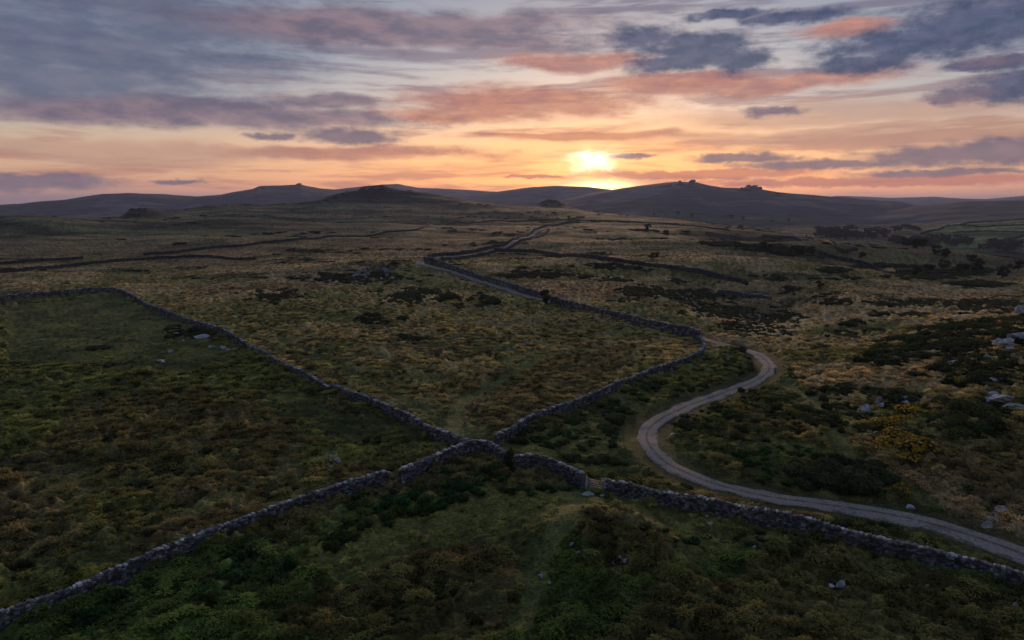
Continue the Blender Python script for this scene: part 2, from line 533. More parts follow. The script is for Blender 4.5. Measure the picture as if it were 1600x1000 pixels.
def dist_line(x, y, L):
    d = np.full(x.shape, 1e9)
    L = np.asarray(L)
    lo = L.min(0) - 30; hi = L.max(0) + 30
    m = (x > lo[0]) & (x < hi[0]) & (y > lo[1]) & (y < hi[1])
    if not m.any():
        return d
    xm, ym = x[m], y[m]
    dm = np.full(xm.shape, 1e9)
    for a, b in zip(L[:-1], L[1:]):
        ex, ey = b - a
        l2 = ex * ex + ey * ey + 1e-9
        t = np.clip(((xm - a[0]) * ex + (ym - a[1]) * ey) / l2, 0, 1)
        dm = np.minimum(dm, np.hypot(xm - a[0] - t * ex, ym - a[1] - t * ey))
    d[m] = dm
    return d


def in_poly(x, y, poly):
    c = np.zeros(x.shape, bool)
    n = len(poly)
    for i in range(n):
        x0, y0 = poly[i]; x1, y1 = poly[(i + 1) % n]
        if y0 == y1:
            continue
        m = ((y0 > y) != (y1 > y)) & (x < (x1 - x0) * (y - y0) / (y1 - y0) + x0)
        c ^= m
    return c


# ------------------------------------------------------------------ lines on the land
ROAD_PX = [(1760, 925), (1680, 897), (1600, 866), (1520, 838), (1450, 817), (1380, 802), (1300, 790), (1220, 779), (1150, 765), (1090, 746), (1040, 722), (1016, 698),
           (1010, 680), (1022, 662), (1055, 643), (1100, 625), (1150, 607), (1186, 592), (1202, 576), (1194, 561), (1172, 549), (1140, 541),
           (1112, 534), (1085, 526), (1050, 517), (1000, 504), (950, 491), (900, 479), (868, 473), (838, 466), (800, 455), (760, 442), (725, 431), (690, 421), (668, 415), (656, 411),
           (664, 406), (690, 403), (720, 400), (748, 397), (768, 392), (800, 381), (830, 369), (856, 357)]
_g = ground([p[0] for p in ROAD_PX], [p[1] for p in ROAD_PX])[:, :2]
ROAD = resample(catmull(_g, 8), 1.0)[0]
PATHS = [  # grassy footways: places, half width, strength
    ([(868, 835), (848, 880), (828, 940), (800, 1000)], 0.7, 1.0),
    ([(905, 770), (880, 810), (868, 835)], 0.9, 0.7),
    ([(748, 700), (715, 670), (722, 630), (790, 590), (850, 560)], 0.8, 0.9),
    ([(748, 700), (700, 672), (600, 612), (500, 560), (420, 520)], 0.8, 0.7),
    ([(1225, 600), (1275, 625), (1300, 660), (1315, 690), (1330, 715), (1400, 755), (1450, 785)], 0.8, 1.0),
    ([(100, 900), (300, 800), (440, 740), (560, 690)], 0.7, 0.5),
    ([(770, 950), (840, 880), (930, 790)], 0.5, 0.5),
]
PATHL = [(line_px(p, 2.0), w, s) for p, w, s in PATHS]
STREAM = line_px([(1170, 800 - 140), (1000, 700 - 100), (900, 640), (830, 670)], 2.0)


def poly_px(pts):
    return ground([p[0] for p in pts], [p[1] for p in pts])[:, :2]


FIELD_LEFT = poly_px([(-60, 475), (0, 468), (100, 460), (180, 455), (215, 466), (270, 493), (345, 520), (390, 542), (440, 572), (515, 610), (600, 642), (665, 676), (740, 706), (625, 752), (400, 822), (0, 985), (-200, 1050), (-500, 900), (-400, 500)])
FIELD_FRONT = poly_px([(-200, 1060), (0, 985), (400, 822), (625, 755), (740, 708), (790, 725), (850, 724), (915, 752), (947, 760), (1060, 787), (1200, 808), (1310, 842), (1415, 865), (1600, 915), (1900, 1000), (1900, 1400), (-300, 1400)])
FIELD_MID = poly_px([(740, 704), (665, 674), (600, 640), (515, 606), (440, 568), (390, 540), (345, 518), (270, 490), (350, 470), (450, 462), (560, 440), (655, 412), (740, 436), (840, 468), (960, 497), (1095, 528), (1100, 553), (1050, 575), (975, 603), (900, 635), (830, 660), (775, 692)])
ROADSIDE = poly_px([(742, 704), (775, 694), (830, 663), (900, 638), (975, 606), (1050, 578), (1100, 556), (1140, 541), (1230, 560), (1260, 620), (1330, 700), (1480, 800), (1640, 880), (1600, 912), (1415, 862), (1200, 805), (1060, 785), (947, 757), (915, 748), (850, 722), (790, 722)])
LUSH = [poly_px(p) for p in (
    [(740, 708), (830, 665), (900, 640), (990, 600), (1030, 605), (1000, 650), (985, 700), (1040, 745), (950, 752), (900, 738), (850, 720)],
    [(430, 905), (600, 800), (740, 750), (900, 765), (1200, 820), (1250, 860), (1080, 900), (1040, 850), (960, 800), (880, 810), (860, 900), (800, 1010), (700, 1010), (760, 880), (700, 850), (520, 900)],
    [(0, 480), (180, 460), (300, 510), (380, 550), (300, 585), (100, 570), (0, 560)],
    [(430, 610), (560, 640), (700, 700), (560, 690), (460, 660)],
    [(1290, 600), (1310, 700), (1460, 790), (1420, 770), (1330, 720), (1240, 640)],
    [(660, 640), (760, 600), (800, 600), (745, 700)],
    [(1200, 690), (1330, 700), (1430, 780), (1300, 780), (1150, 745), (1110, 705)],
)]
BROWN = [poly_px(p) for p in (
    [(905, 870), (900, 815), (940, 800), (990, 815), (1060, 850), (1060, 900), (940, 890)],
    [(1060, 905), (1300, 860), (1500, 905), (1600, 950), (1600, 1050), (900, 1050), (960, 960)],
    [(640, 870), (760, 840), (820, 880), (760, 1010), (450, 1010), (430, 960)],
    [(730, 600), (850, 560), (1000, 540), (960, 590), (850, 650), (780, 680), (735, 660)],
    [(1120, 650), (1190, 640), (1250, 660), (1230, 690), (1130, 690)],
    [(1440, 690), (1620, 660), (1640, 760), (1540, 800), (1470, 760)],
    [(120, 620), (400, 610), (500, 700), (400, 780), (150, 780), (60, 700)],
)]
GREENFIELDS = [poly_px(p) for p in ([(1440, 385), (1455, 362), (1480, 353), (1640, 340), (1660, 400), (1560, 390), (1500, 392)],)]


def smoothmask(x, y, poly, warp):
    wx = (fbm(x, y, warp * 2, 3, 301) - 0.5) * 2 * warp
    wy = (fbm(x, y, warp * 2, 3, 302) - 0.5) * 2 * warp
    return in_poly(x + wx, y + wy, poly).astype(float)


def C(*a):
    return np.array(a)[None, :]


def heathy(x, y, r):
    a = sstep(fbm(x * 0.5, y, 28, 5, 77, 0.6), 0.59, 0.66) * sstep(r, 140, 260) * (1 - sstep(r, 450, 800))
    b = sstep(fbm(x * 0.45, y, 85, 6, 78, 0.62), 0.54, 0.62) * sstep(r, 450, 800)
    return np.maximum(a, b)


def land(x, y):
    """base colour, tussock amount and bareness of the land at x, y (1-D arrays)"""
    r = np.hypot(x, y)
    n1 = fbm(x, y, 22, 4, 1)
    n2 = fbm(x, y, 7, 4, 2)
    n3 = fbm(x * 0.35, y, 60, 4, 3)
    mixc = lambda c, d, f: c * (1 - f[:, None]) + d * f[:, None]
    tan = C(0.25, 0.188, 0.115)
    olive = C(0.13, 0.118, 0.048)
    rust = C(0.165, 0.112, 0.074)
    green = C(0.052, 0.078, 0.022)
    dk = C(0.035, 0.042, 0.02)
    c = mixc(tan * np.ones((len(x), 1)), olive, sstep(n1, 0.42, 0.62))
    c = mixc(c, rust, sstep(n3, 0.50, 0.66) * 0.6)
    az = np.degrees(np.arctan2(x, y))
    # greener, darker slopes of the far left and the valley side on the right
    fl = sstep(r, 420, 700) * sstep(-az, 2, 16)
    c = mixc(c, mixc(C(0.075, 0.09, 0.05) * np.ones_like(c), C(0.15, 0.12, 0.08), sstep(n3, 0.5, 0.62)), fl * 0.9)
    fr = sstep(r, 300, 480) * sstep(az, 6, 18)
    c = mixc(c, mixc(C(0.105, 0.10, 0.05) * np.ones_like(c), C(0.15, 0.115, 0.062), sstep(n3, 0.48, 0.6)), fr * 0.8)
    # heathery patches beyond the enclosures
    hp = heathy(x, y, r)
    c = mixc(c, dk, hp * 0.8)
    for (px_, r_, rad_) in ((590, 1470, 190), (540, 1440, 110), (640, 1450, 150), (215, 1060, 55), (862, 1430, 90), (740, 1440, 120)):
        bx_, by_ = at_px(px_, r_)
        m = sstep(-(np.hypot(x - bx_, (y - by_) * 0.8) + (n1 - 0.5) * rad_), -rad_ * 1.1, -rad_ * 0.6)
        c = mixc(c, C(0.030, 0.028, 0.026), m * 0.9)
    tus = np.ones(len(x))
    w = np.clip(r * 0.02, 1.0, 10)
    near = r < 420
    xn, yn = x[near], y[near]
    if near.any():
        cn = c[near]; tn = tus[near]
        a1, a2 = n1[near], n2[near]
        m = smoothmask(xn, yn, FIELD_MID, 1.0)
        cn = mixc(cn, mixc(C(0.185, 0.148, 0.078) * np.ones_like(cn), C(0.13, 0.122, 0.052), sstep(a1, 0.40, 0.62)), m)
        m = smoothmask(xn, yn, FIELD_LEFT, 0.6)
        cn = mixc(cn, mixc(C(0.085, 0.094, 0.03) * np.ones_like(cn), C(0.095, 0.078, 0.038), sstep(a1, 0.5, 0.66)), m)
        m = smoothmask(xn, yn, ROADSIDE, 0.8)
        cn = mixc(cn, mixc(C(0.075, 0.082, 0.028) * np.ones_like(cn), C(0.12, 0.10, 0.042), sstep(a1, 0.45, 0.6)), m)
        m = smoothmask(xn, yn, FIELD_FRONT, 0.3)
        cn = mixc(cn, mixc(C(0.052, 0.078, 0.022) * np.ones_like(cn), C(0.085, 0.074, 0.034), sstep(a1, 0.5, 0.64)), m)
        for p in LUSH:
            m = smoothmask(xn, yn, p, 4.0)
            cn = mixc(cn, mixc(C(0.075, 0.100, 0.028) * np.ones_like(cn), C(0.14, 0.15, 0.048), sstep(a2, 0.35, 0.65)), m * 0.75)
            tn = tn * (1 - 0.62 * m)
        for p in BROWN:
            m = smoothmask(xn, yn, p, 2.2)
            cn = mixc(cn, mixc(C(0.10, 0.07, 0.036) * np.ones_like(cn), C(0.07, 0.06, 0.026), a2), m * 0.65)
        for L, hw, s in PATHL:
            dl = dist_line(xn, yn, L)
            hw2 = hw * (0.8 + 0.5 * a2)
            m = sstep(-dl, -hw2 - 0.5, -hw2 + 0.2) * s
            cn = mixc(cn, C(0.16, 0.19, 0.07), m * 0.9)
            tn = tn * (1 - m)
        dl = dist_line(xn, yn, STREAM)
        cn = mixc(cn, dk, sstep(-dl, -2.0, -0.5) * 0.7)
        c[near] = cn; tus[near] = tn
    for p in GREENFIELDS:
        m = in_poly(x, y, p).astype(float)
        c = mixc(c, C(0.20, 0.31, 0.11), m)
        tus = tus * (1 - m)
    c = c * (1 + (0.25 + 1.5 * sstep(fbm(x * 0.3, y, 38, 6, 19, 0.65), 0.38, 0.62) - 1) * (sstep(r, 380, 700) * 0.8))[:, None]
    dr = dist_line(x, y, ROAD[::2] if len(ROAD) > 600 else ROAD)
    verge = sstep(-dr, -4.2, -2.3)
    tus = tus * (1 - verge)
    c = mixc(c, C(0.10, 0.105, 0.048), sstep(-dr, -3.4, -2.2) * 0.6)
    lum = c.mean(1)[:, None]
    c = np.clip(lum + (c - lum) * 0.96, 0.004, 1) * (1.0 + 0.65 * sstep(520 - r, 0, 280))[:, None]
    c = c * np.array([[1.12, 1.09, 1.02]]) * (0.72 + 0.56 * n2[:, None])
    c = c * (0.9 + 0.2 * fbm(x, y, 2.0, 2, 8)[:, None])
    return c, tus, dr


# ------------------------------------------------------------------ mesh helpers
def make_mesh(name, verts, faces, mat, cols=None, smooth=False):
    verts = np.ascontiguousarray(verts, dtype=np.float32)
    faces = np.ascontiguousarray(faces, dtype=np.int32)
    k = faces.shape[1]
    me = bpy.data.meshes.new(name)
    me.vertices.add(len(verts)); me.vertices.foreach_set('co', verts.ravel())
    me.loops.add(faces.size); me.loops.foreach_set('vertex_index', faces.ravel())
    me.polygons.add(len(faces))
    me.polygons.foreach_set('loop_start', np.arange(0, faces.size, k, dtype=np.int32))
    me.update(calc_edges=True)
    me.polygons.foreach_set('use_smooth', np.full(len(faces), smooth))
    if cols is not None:
        a = me.color_attributes.new('Col', 'FLOAT_COLOR', 'POINT')
        cc = np.ones((len(verts), 4), np.float32); cc[:, :3] = cols
        a.data.foreach_set('color', cc.ravel())
    if mat:
        me.materials.append(mat)
    me.validate()
    return me


def link(name, me, parent=None, loc=None, label=None, cat=None, group=None, kind=None):
    o = bpy.data.objects.new(name, me)
    sc.collection.objects.link(o)
    if parent: o.parent = parent
    if loc is not None: o.location = loc
    if label: o['label'] = label
    if cat: o['category'] = cat
    if group: o['group'] = group
    if kind: o['kind'] = kind
    return o


def merge(templates, tid, pos, rot, scl, col):
    """many placed copies of small templates as one set of arrays"""
    V, F, K = [], [], []
    off = 0
    for t, (tv, tf, tc) in enumerate(templates):
        idx = np.nonzero(tid == t)[0]
        if not len(idx):
            continue
        c, s = np.cos(rot[idx]), np.sin(rot[idx])
        sx = scl[idx]
        v = tv[None] * sx[:, None, :]
        X = v[..., 0] * c[:, None] - v[..., 1] * s[:, None] + pos[idx, 0][:, None]
        Y = v[..., 0] * s[:, None] + v[..., 1] * c[:, None] + pos[idx, 1][:, None]
        Z = v[..., 2] + pos[idx, 2][:, None]
        V.append(np.stack([X, Y, Z], -1).reshape(-1, 3))
        n = len(tv)
        F.append((tf[None] + (np.arange(len(idx)) * n)[:, None, None] + off).reshape(-1, tf.shape[1]))
        K.append((tc[None] * col[idx][:, None, :]).reshape(-1, 3))
        off += n * len(idx)
    return np.concatenate(V), np.concatenate(F), np.concatenate(K)


# ------------------------------------------------------------------ materials
def new_mat(name):
    m = bpy.data.materials.new(name)
    m.use_nodes = True
    m.node_tree.nodes.clear()
    N = NT(m.node_tree)
    out = N.n('ShaderNodeOutputMaterial')
    b = N.n('ShaderNodeBsdfPrincipled')
    b.inputs['Roughness'].default_value = 0.95
    b.inputs['Specular IOR Level'].default_value = 0.15
    m.node_tree.links.new(b.outputs[0], out.inputs[0])
    return m, N, b, out


def mat_ground():
    m, N, b, out = new_mat('moor_turf')
    at = N.n('ShaderNodeAttribute', attribute_name='Col')
    ge = N.n('ShaderNodeNewGeometry')
    p = ge.outputs['Position']
    n1 = N.noise(p, 3.2, 4, 0.65)
    n2 = N.noise(p, 0.55, 5, 0.65)
    n3 = N.noise(N.vm('MULTIPLY', p, (0.25, 1.0, 1.0)), 0.06, 6, 0.7)
    c = N.mix(1.0, at.outputs['Color'], N.ramp(n1, [(0.28, (0.22, 0.25, 0.24)), (0.5, (0.95, 0.95, 0.9)), (0.72, (1.9, 1.8, 1.5))]), 'MULTIPLY')
    c = N.mix(1.0, c, N.ramp(n2, [(0.3, (0.6, 0.66, 0.62)), (0.52, (1.0, 1.0, 1.0)), (0.75, (1.5, 1.38, 1.2))]), 'MULTIPLY')
    c = N.mix(1.0, c, N.ramp(n3, [(0.36, (0.55, 0.60, 0.60)), (0.5, (1.0, 1.0, 1.0)), (0.66, (1.4, 1.3, 1.18))]), 'MULTIPLY')
    N.put(b.inputs['Base Color'], c)
    bm = N.n('ShaderNodeBump')
    bm.inputs['Strength'].default_value = 0.9
    bm.inputs['Distance'].default_value = 0.25
    N.put(bm.inputs['Height'], n1)
    N.put(b.inputs['Normal'], bm.outputs[0])
    return m


def mat_hill():
    m, N, b, out = new_mat('hill_heath')
    at = N.n('ShaderNodeAttribute', attribute_name='Col')
    p = N.n('ShaderNodeNewGeometry').outputs['Position']
    n2 = N.noise(p, 0.02, 7, 0.68)
    c = N.mix(1.0, at.outputs['Color'], N.ramp(n2, [(0.3, (0.4, 0.45, 0.45)), (0.52, (1.0, 1.0, 1.0)), (0.7, (1.5, 1.35, 1.2))]), 'MULTIPLY')
    N.put(b.inputs['Base Color'], c)
    return m


def mat_leaf(name, trans=0.25, var=0.5):
    m, N, b, out = new_mat(name)
    at = N.n('ShaderNodeAttribute', attribute_name='Col')
    oi = N.n('ShaderNodeObjectInfo')
    f = N.m('ADD', N.m('MULTIPLY', oi.outputs['Random'], var), 1.0 - var / 2)
    c = N.mix(1.0, at.outputs['Color'], N.comb(f, f, f), 'MULTIPLY')
    N.put(b.inputs['Base Color'], c)
    tr = N.n('ShaderNodeBsdfTranslucent')
    N.put(tr.inputs[0], N.mix(1.0, c, (1.1, 1.06, 0.8), 'MULTIPLY'))
    mx = N.n('ShaderNodeMixShader')
    mx.inputs[0].default_value = trans
    m.node_tree.links.new(b.outputs[0], mx.inputs[1])
    m.node_tree.links.new(tr.outputs[0], mx.inputs[2])
    m.node_tree.links.new(mx.outputs[0], out.inputs[0])
    return m


def mat_stone(name, lo, hi, lich=0.4, scale=2.5):
    m, N, b, out = new_mat(name)
    p = N.n('ShaderNodeNewGeometry').outputs['Position']
    oi = N.n('ShaderNodeObjectInfo')
    isl = N.n('ShaderNodeNewGeometry').outputs['Random Per Island']
    n1 = N.noise(p, scale, 6, 0.7)
    n2 = N.noise(p, scale * 0.45, 5, 0.65)
    c = N.mix(N.ss(n1, 0.3, 0.7), lo, hi)
    c = N.mix(N.m('MULTIPLY', N.ss(n2, 0.52, 0.62), lich), c, (0.46, 0.48, 0.46))
    f = N.m('ADD', N.m('MULTIPLY', N.m('MULTIPLY', isl, isl), 1.7), 0.40)
    c = N.mix(1.0, c, N.comb(f, f, f), 'MULTIPLY')
    c = N.mix(N.m('MULTIPLY', N.ss(N.noise(p, scale * 0.8, 3, 0.6), 0.6, 0.7), 0.5), c, (0.05, 0.065, 0.025))
    N.put(b.inputs['Base Color'], c)
    bm = N.n('ShaderNodeBump')
    bm.inputs['Strength'].default_value = 0.6
    bm.inputs['Distance'].default_value = 0.05
    N.put(bm.inputs['Height'], n1)
    N.put(b.inputs['Normal'], bm.outputs[0])
    b.inputs['Roughness'].default_value = 0.85
    return m


def mat_road():
    m, N, b, out = new_mat('gravel_track')
    at = N.n('ShaderNodeAttribute', attribute_name='Col')
    p = N.n('ShaderNodeNewGeometry').outputs['Position']
    sp = N.n('ShaderNodeSeparateXYZ')
    N.put(sp.inputs[0], at.outputs['Color'])     # x: across 0..1
    ac = N.m('ABSOLUTE', N.m('SUBTRACT', sp.outputs[0], 0.5))
    n1 = N.noise(p, 5.0, 5, 0.7)
    n2 = N.noise(p, 0.6, 4, 0.6)
    c = N.mix(N.ss(n1, 0.3, 0.7), (0.20, 0.168, 0.138), (0.46, 0.40, 0.34))
    pot = N.ss(n2, 0.54, 0.66)
    c = N.mix(N.m('MULTIPLY', pot, 0.45), c, (0.10, 0.085, 0.07))
    grassf = N.m('ADD', N.ss(ac, 0.11, 0.02), N.ss(N.m('ADD', ac, N.m('MULTIPLY', N.m('SUBTRACT', n2, 0.5), 0.5)), 0.40, 0.48))
    grassf = N.m('MULTIPLY', grassf, N.ss(N.noise(p, 0.9, 5, 0.7), 0.36, 0.56, 0.25, 1.0), clamp=True)
    c = N.mix(N.m('MULTIPLY', grassf, 0.85), c, (0.085, 0.085, 0.045))
    N.put(b.inputs['Base Color'], c)
    bm = N.n('ShaderNodeBump')
    bm.inputs['Strength'].default_value = 0.6
    bm.inputs['Distance'].default_value = 0.06
    N.put(bm.inputs['Height'], n1)
    N.put(b.inputs['Normal'], bm.outputs[0])
    return m


def mat_plain(name, c1, c2, scale=4.0, rough=0.8):
    m, N, b, out = new_mat(name)
    p = N.n('ShaderNodeNewGeometry').outputs['Position']
    N.put(b.inputs['Base Color'], N.mix(N.noise(p, scale, 4, 0.6), c1, c2))
    b.inputs['Roughness'].default_value = rough
    return m


M_GROUND = mat_ground()
M_HILL = mat_hill()
M_GRASS = mat_leaf('tussock_blades', 0.30, 0.0)
M_LEAF = mat_leaf('gorse_foliage', 0.15, 0.5)
M_BRACKEN = mat_leaf('bracken_fronds', 0.25, 0.0)
M_TREE = mat_leaf('tree_foliage', 0.15, 0.4)
M_FLOWER = mat_leaf('gorse_blossom', 0.2, 0.3)
M_WALL = mat_stone('shaded_wall_granite', (0.07, 0.071, 0.072), (0.185, 0.186, 0.188), 0.3, 2.5)  # wall faces darker than the coping: their shade is in the colour
M_COPE = mat_stone('lit_coping_granite', (0.18, 0.182, 0.186), (0.36, 0.362, 0.37), 0.4, 2.5)  # lighter copy of the granite, painting sky light onto the wall tops
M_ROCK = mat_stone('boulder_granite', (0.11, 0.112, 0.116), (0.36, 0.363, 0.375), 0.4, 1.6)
M_FARWALL = mat_stone('far_wall_granite', (0.03, 0.032, 0.035), (0.075, 0.076, 0.08), 0.1, 1.0)
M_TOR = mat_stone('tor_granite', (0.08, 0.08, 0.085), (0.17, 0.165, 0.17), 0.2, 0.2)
M_ROAD = mat_road()
M_WOOD = mat_plain('weathered_wood', (0.10, 0.09, 0.075), (0.22, 0.20, 0.17))
M_GATE = mat_plain('galvanised_rail', (0.20, 0.20, 0.19), (0.34, 0.34, 0.32), 4, 0.5)
M_BARK = mat_plain('bark', (0.05, 0.042, 0.035), (0.10, 0.085, 0.07))


# ------------------------------------------------------------------ ground sheet
def build_ground():
    azf = np.linspace(-43, 43, 1180)
    azo = np.concatenate([np.linspace(43, 180, 34)[1:]])
    az = np.concatenate([-azo[::-1], azf, azo])
    az = az[1:]                                     # -180 and 180 meet: closed below
    rs = [0.8, 5, 12, 20, 26]
    r = 28.0
    while r < 24000:
        rs.append(r)
        r += min(max(r * r / 20500.0 * 1.05, 0.04), r * 0.0125)
    rs.append(24000.0)
    rs = np.array(rs)
    A, Rr = np.meshgrid(az, rs)
    X = (Rr * np.sin(np.radians(A))).ravel(); Y = (Rr * np.cos(np.radians(A))).ravel()
    Z = Hs(X, Y)
    col, tus, dr = land(X, Y)
    rad = np.hypot(X, Y)
    # tussocks and hummocks as real relief
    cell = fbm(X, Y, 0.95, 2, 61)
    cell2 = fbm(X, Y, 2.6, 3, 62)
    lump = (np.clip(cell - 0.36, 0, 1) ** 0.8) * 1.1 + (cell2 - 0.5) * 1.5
    fade = sstep(420 - rad, 0, 240)
    Z = Z + tus * fade * lump + (1 - tus) * (cell2 - 0.5) * 0.10 * (dr > 2.5) * fade
    Z = Z - sstep(-dr, -3.0, -1.9) * 0.07
    col = col * np.array([[1.03, 1.0, .85]]) * (0.35 + 1.3 * np.clip(cell, 0, 1) * np.clip(tus, 0.3, 1))[:, None]  # straw tops, damp hollows; shade between tussocks also painted into the colour
    nr, na = A.shape
    i = np.arange(nr - 1)[:, None] * na + np.arange(na)[None]
    j = np.arange(nr - 1)[:, None] * na + (np.arange(na)[None] + 1) % na
    F = np.stack([i, j, j + na, i + na], -1).reshape(-1, 4)[:, ::-1]
    F = np.ascontiguousarray(F)
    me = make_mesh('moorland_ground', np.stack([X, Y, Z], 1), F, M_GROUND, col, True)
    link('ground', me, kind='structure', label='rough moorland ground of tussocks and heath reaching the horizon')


build_ground()


def build_hills():
    for key, (h, lab) in HILLS.items():
        f, pa, rc, wf, wb = h
        az = np.arange(pa[0] - 0.2, pa[-1] + 0.2, 0.11)
        rs = np.concatenate([np.linspace(rc - wf * 1.12, rc + wb * 0.12, 110), np.linspace(rc + wb * 0.18, rc + wb, 14)])
        A, Rr = np.meshgrid(az, rs)
        Z = f(A.ravel(), Rr.ravel())
        X = (Rr * np.sin(np.radians(A))).ravel(); Y = (Rr * np.cos(np.radians(A))).ravel()
        n = fbm(X, Y, 240, 6, 13, 0.65)
        n2 = fbm(X, Y, 500, 3, 15)
        c = C(0.060, 0.055, 0.060) * np.ones((len(X), 1))
        c = c + (C(0.145, 0.125, 0.118) - c) * sstep(n, 0.48, 0.64)[:, None]
        c = c + (C(0.05, 0.066, 0.032) - c) * (sstep(n2, 0.54, 0.66) * 0.7)[:, None]
        nr, na = A.shape
        i = (np.arange(nr - 1)[:, None] * na + np.arange(na - 1)[None])
        F = np.stack([i, i + na, i + na + 1, i + 1], -1).reshape(-1, 4)[:, ::-1]
        me = make_mesh('hill', np.stack([X, Y, Z], 1), np.ascontiguousarray(F), M_HILL, c, True)
        link('hill', me, kind='structure', label=lab)


build_hills()


# ------------------------------------------------------------------ the track
def build_road():
    L = ROAD
    T = np.gradient(L, axis=0); T /= np.linalg.norm(T, axis=1)[:, None]
    Nn = np.stack([-T[:, 1], T[:, 0]], 1)
    k = 9
    r = np.hypot(L[:, 0], L[:, 1])
    hw = 1.45 + 0.2 * np.sin(np.arange(len(L)) * 0.11) + np.clip((r - 150) / 400, 0, 0.8)
    V, Cc = [], []
    for j in range(k):
        t = j / (k - 1)
        e = (fbm(np.arange(len(L)) * 1.0, np.zeros(len(L)), 3.0, 3, 90 + j) - 0.5) * (1.3 if j in (0, k - 1) else 0.1)
        P = L + Nn * ((t * 2 - 1) * hw + e)[:, None]
        z = Hs(L[:, 0], L[:, 1]) * 0.5 + Hs(P[:, 0], P[:, 1]) * 0.5
        rut = -0.05 * np.exp(-((abs(t - 0.5) - 0.24) / 0.09) ** 2)
        V.append(np.stack([P[:, 0], P[:, 1], z + 0.03 - (0.14 if j in (0, k - 1) else 0) + rut + np.clip(r - 120, 0, 1e9) * 0.0009], 1))
        Cc.append(np.tile([t, 0.5, 0.5], (len(L), 1)))
    V = np.concatenate(V); Cc = np.concatenate(Cc)
    n = len(L)
    F = []
    for j in range(k - 1):
        a = np.arange(n - 1) + j * n
        F.append(np.stack([a, a + 1, a + 1 + n, a + n], 1))
    F = np.concatenate(F)[:, ::-1]
    me = make_mesh('track', V, np.ascontiguousarray(F), M_ROAD, Cc, True)
    link('road', me, kind='structure', label='pale single-lane gravel track winding across the moor')


build_road()


# ------------------------------------------------------------------ dry stone walls
BOXV = np.array([(-1, -1, -1), (1, -1, -1), (1, 1, -1), (-1, 1, -1), (-1, -1, 1), (1, -1, 1), (1, 1, 1), (-1, 1, 1)], float) * 0.5
BOXF = np.array([(0, 3, 2, 1), (4, 5, 6, 7), (0, 1, 5, 4), (1, 2, 6, 5), (2, 3, 7, 6), (3, 0, 4, 7)])


def stones(P, T, off, z, ln, wd, ht, tilt=0.12, rng_=rng):
    """jittered blocks: centre on path point P with direction T, side offset, height z"""
    n = len(P)
    v = BOXV[None] * np.stack([ln, wd, ht], 1)[:, None, :]
    v = v * (1 + rng_.uniform(-0.22, 0.12, (n, 8, 3)))
    a = np.arctan2(T[:, 1], T[:, 0]) + rng_.normal(0, tilt, n)
    b = rng_.normal(0, tilt, n)
    x = v[..., 0] * np.cos(b)[:, None] + v[..., 2] * np.sin(b)[:, None]
    zz = -v[..., 0] * np.sin(b)[:, None] + v[..., 2] * np.cos(b)[:, None]
    y = v[..., 1]
    X = x * np.cos(a)[:, None] - y * np.sin(a)[:, None] + (P[:, 0] - T[:, 1] * off)[:, None]
    Y = x * np.sin(a)[:, None] + y * np.cos(a)[:, None] + (P[:, 1] + T[:, 0] * off)[:, None]
    V = np.stack([X, Y, zz + z[:, None]], -1).reshape(-1, 3)
    F = (BOXF[None] + (np.arange(n) * 8)[:, None, None]).reshape(-1, 4)
    return V, F


def join(parts):
    V, F, o = [], [], 0
    for v, f in parts:
        V.append(v); F.append(f + o); o += len(v)
    return np.concatenate(V), np.concatenate(F)


WALLS = []


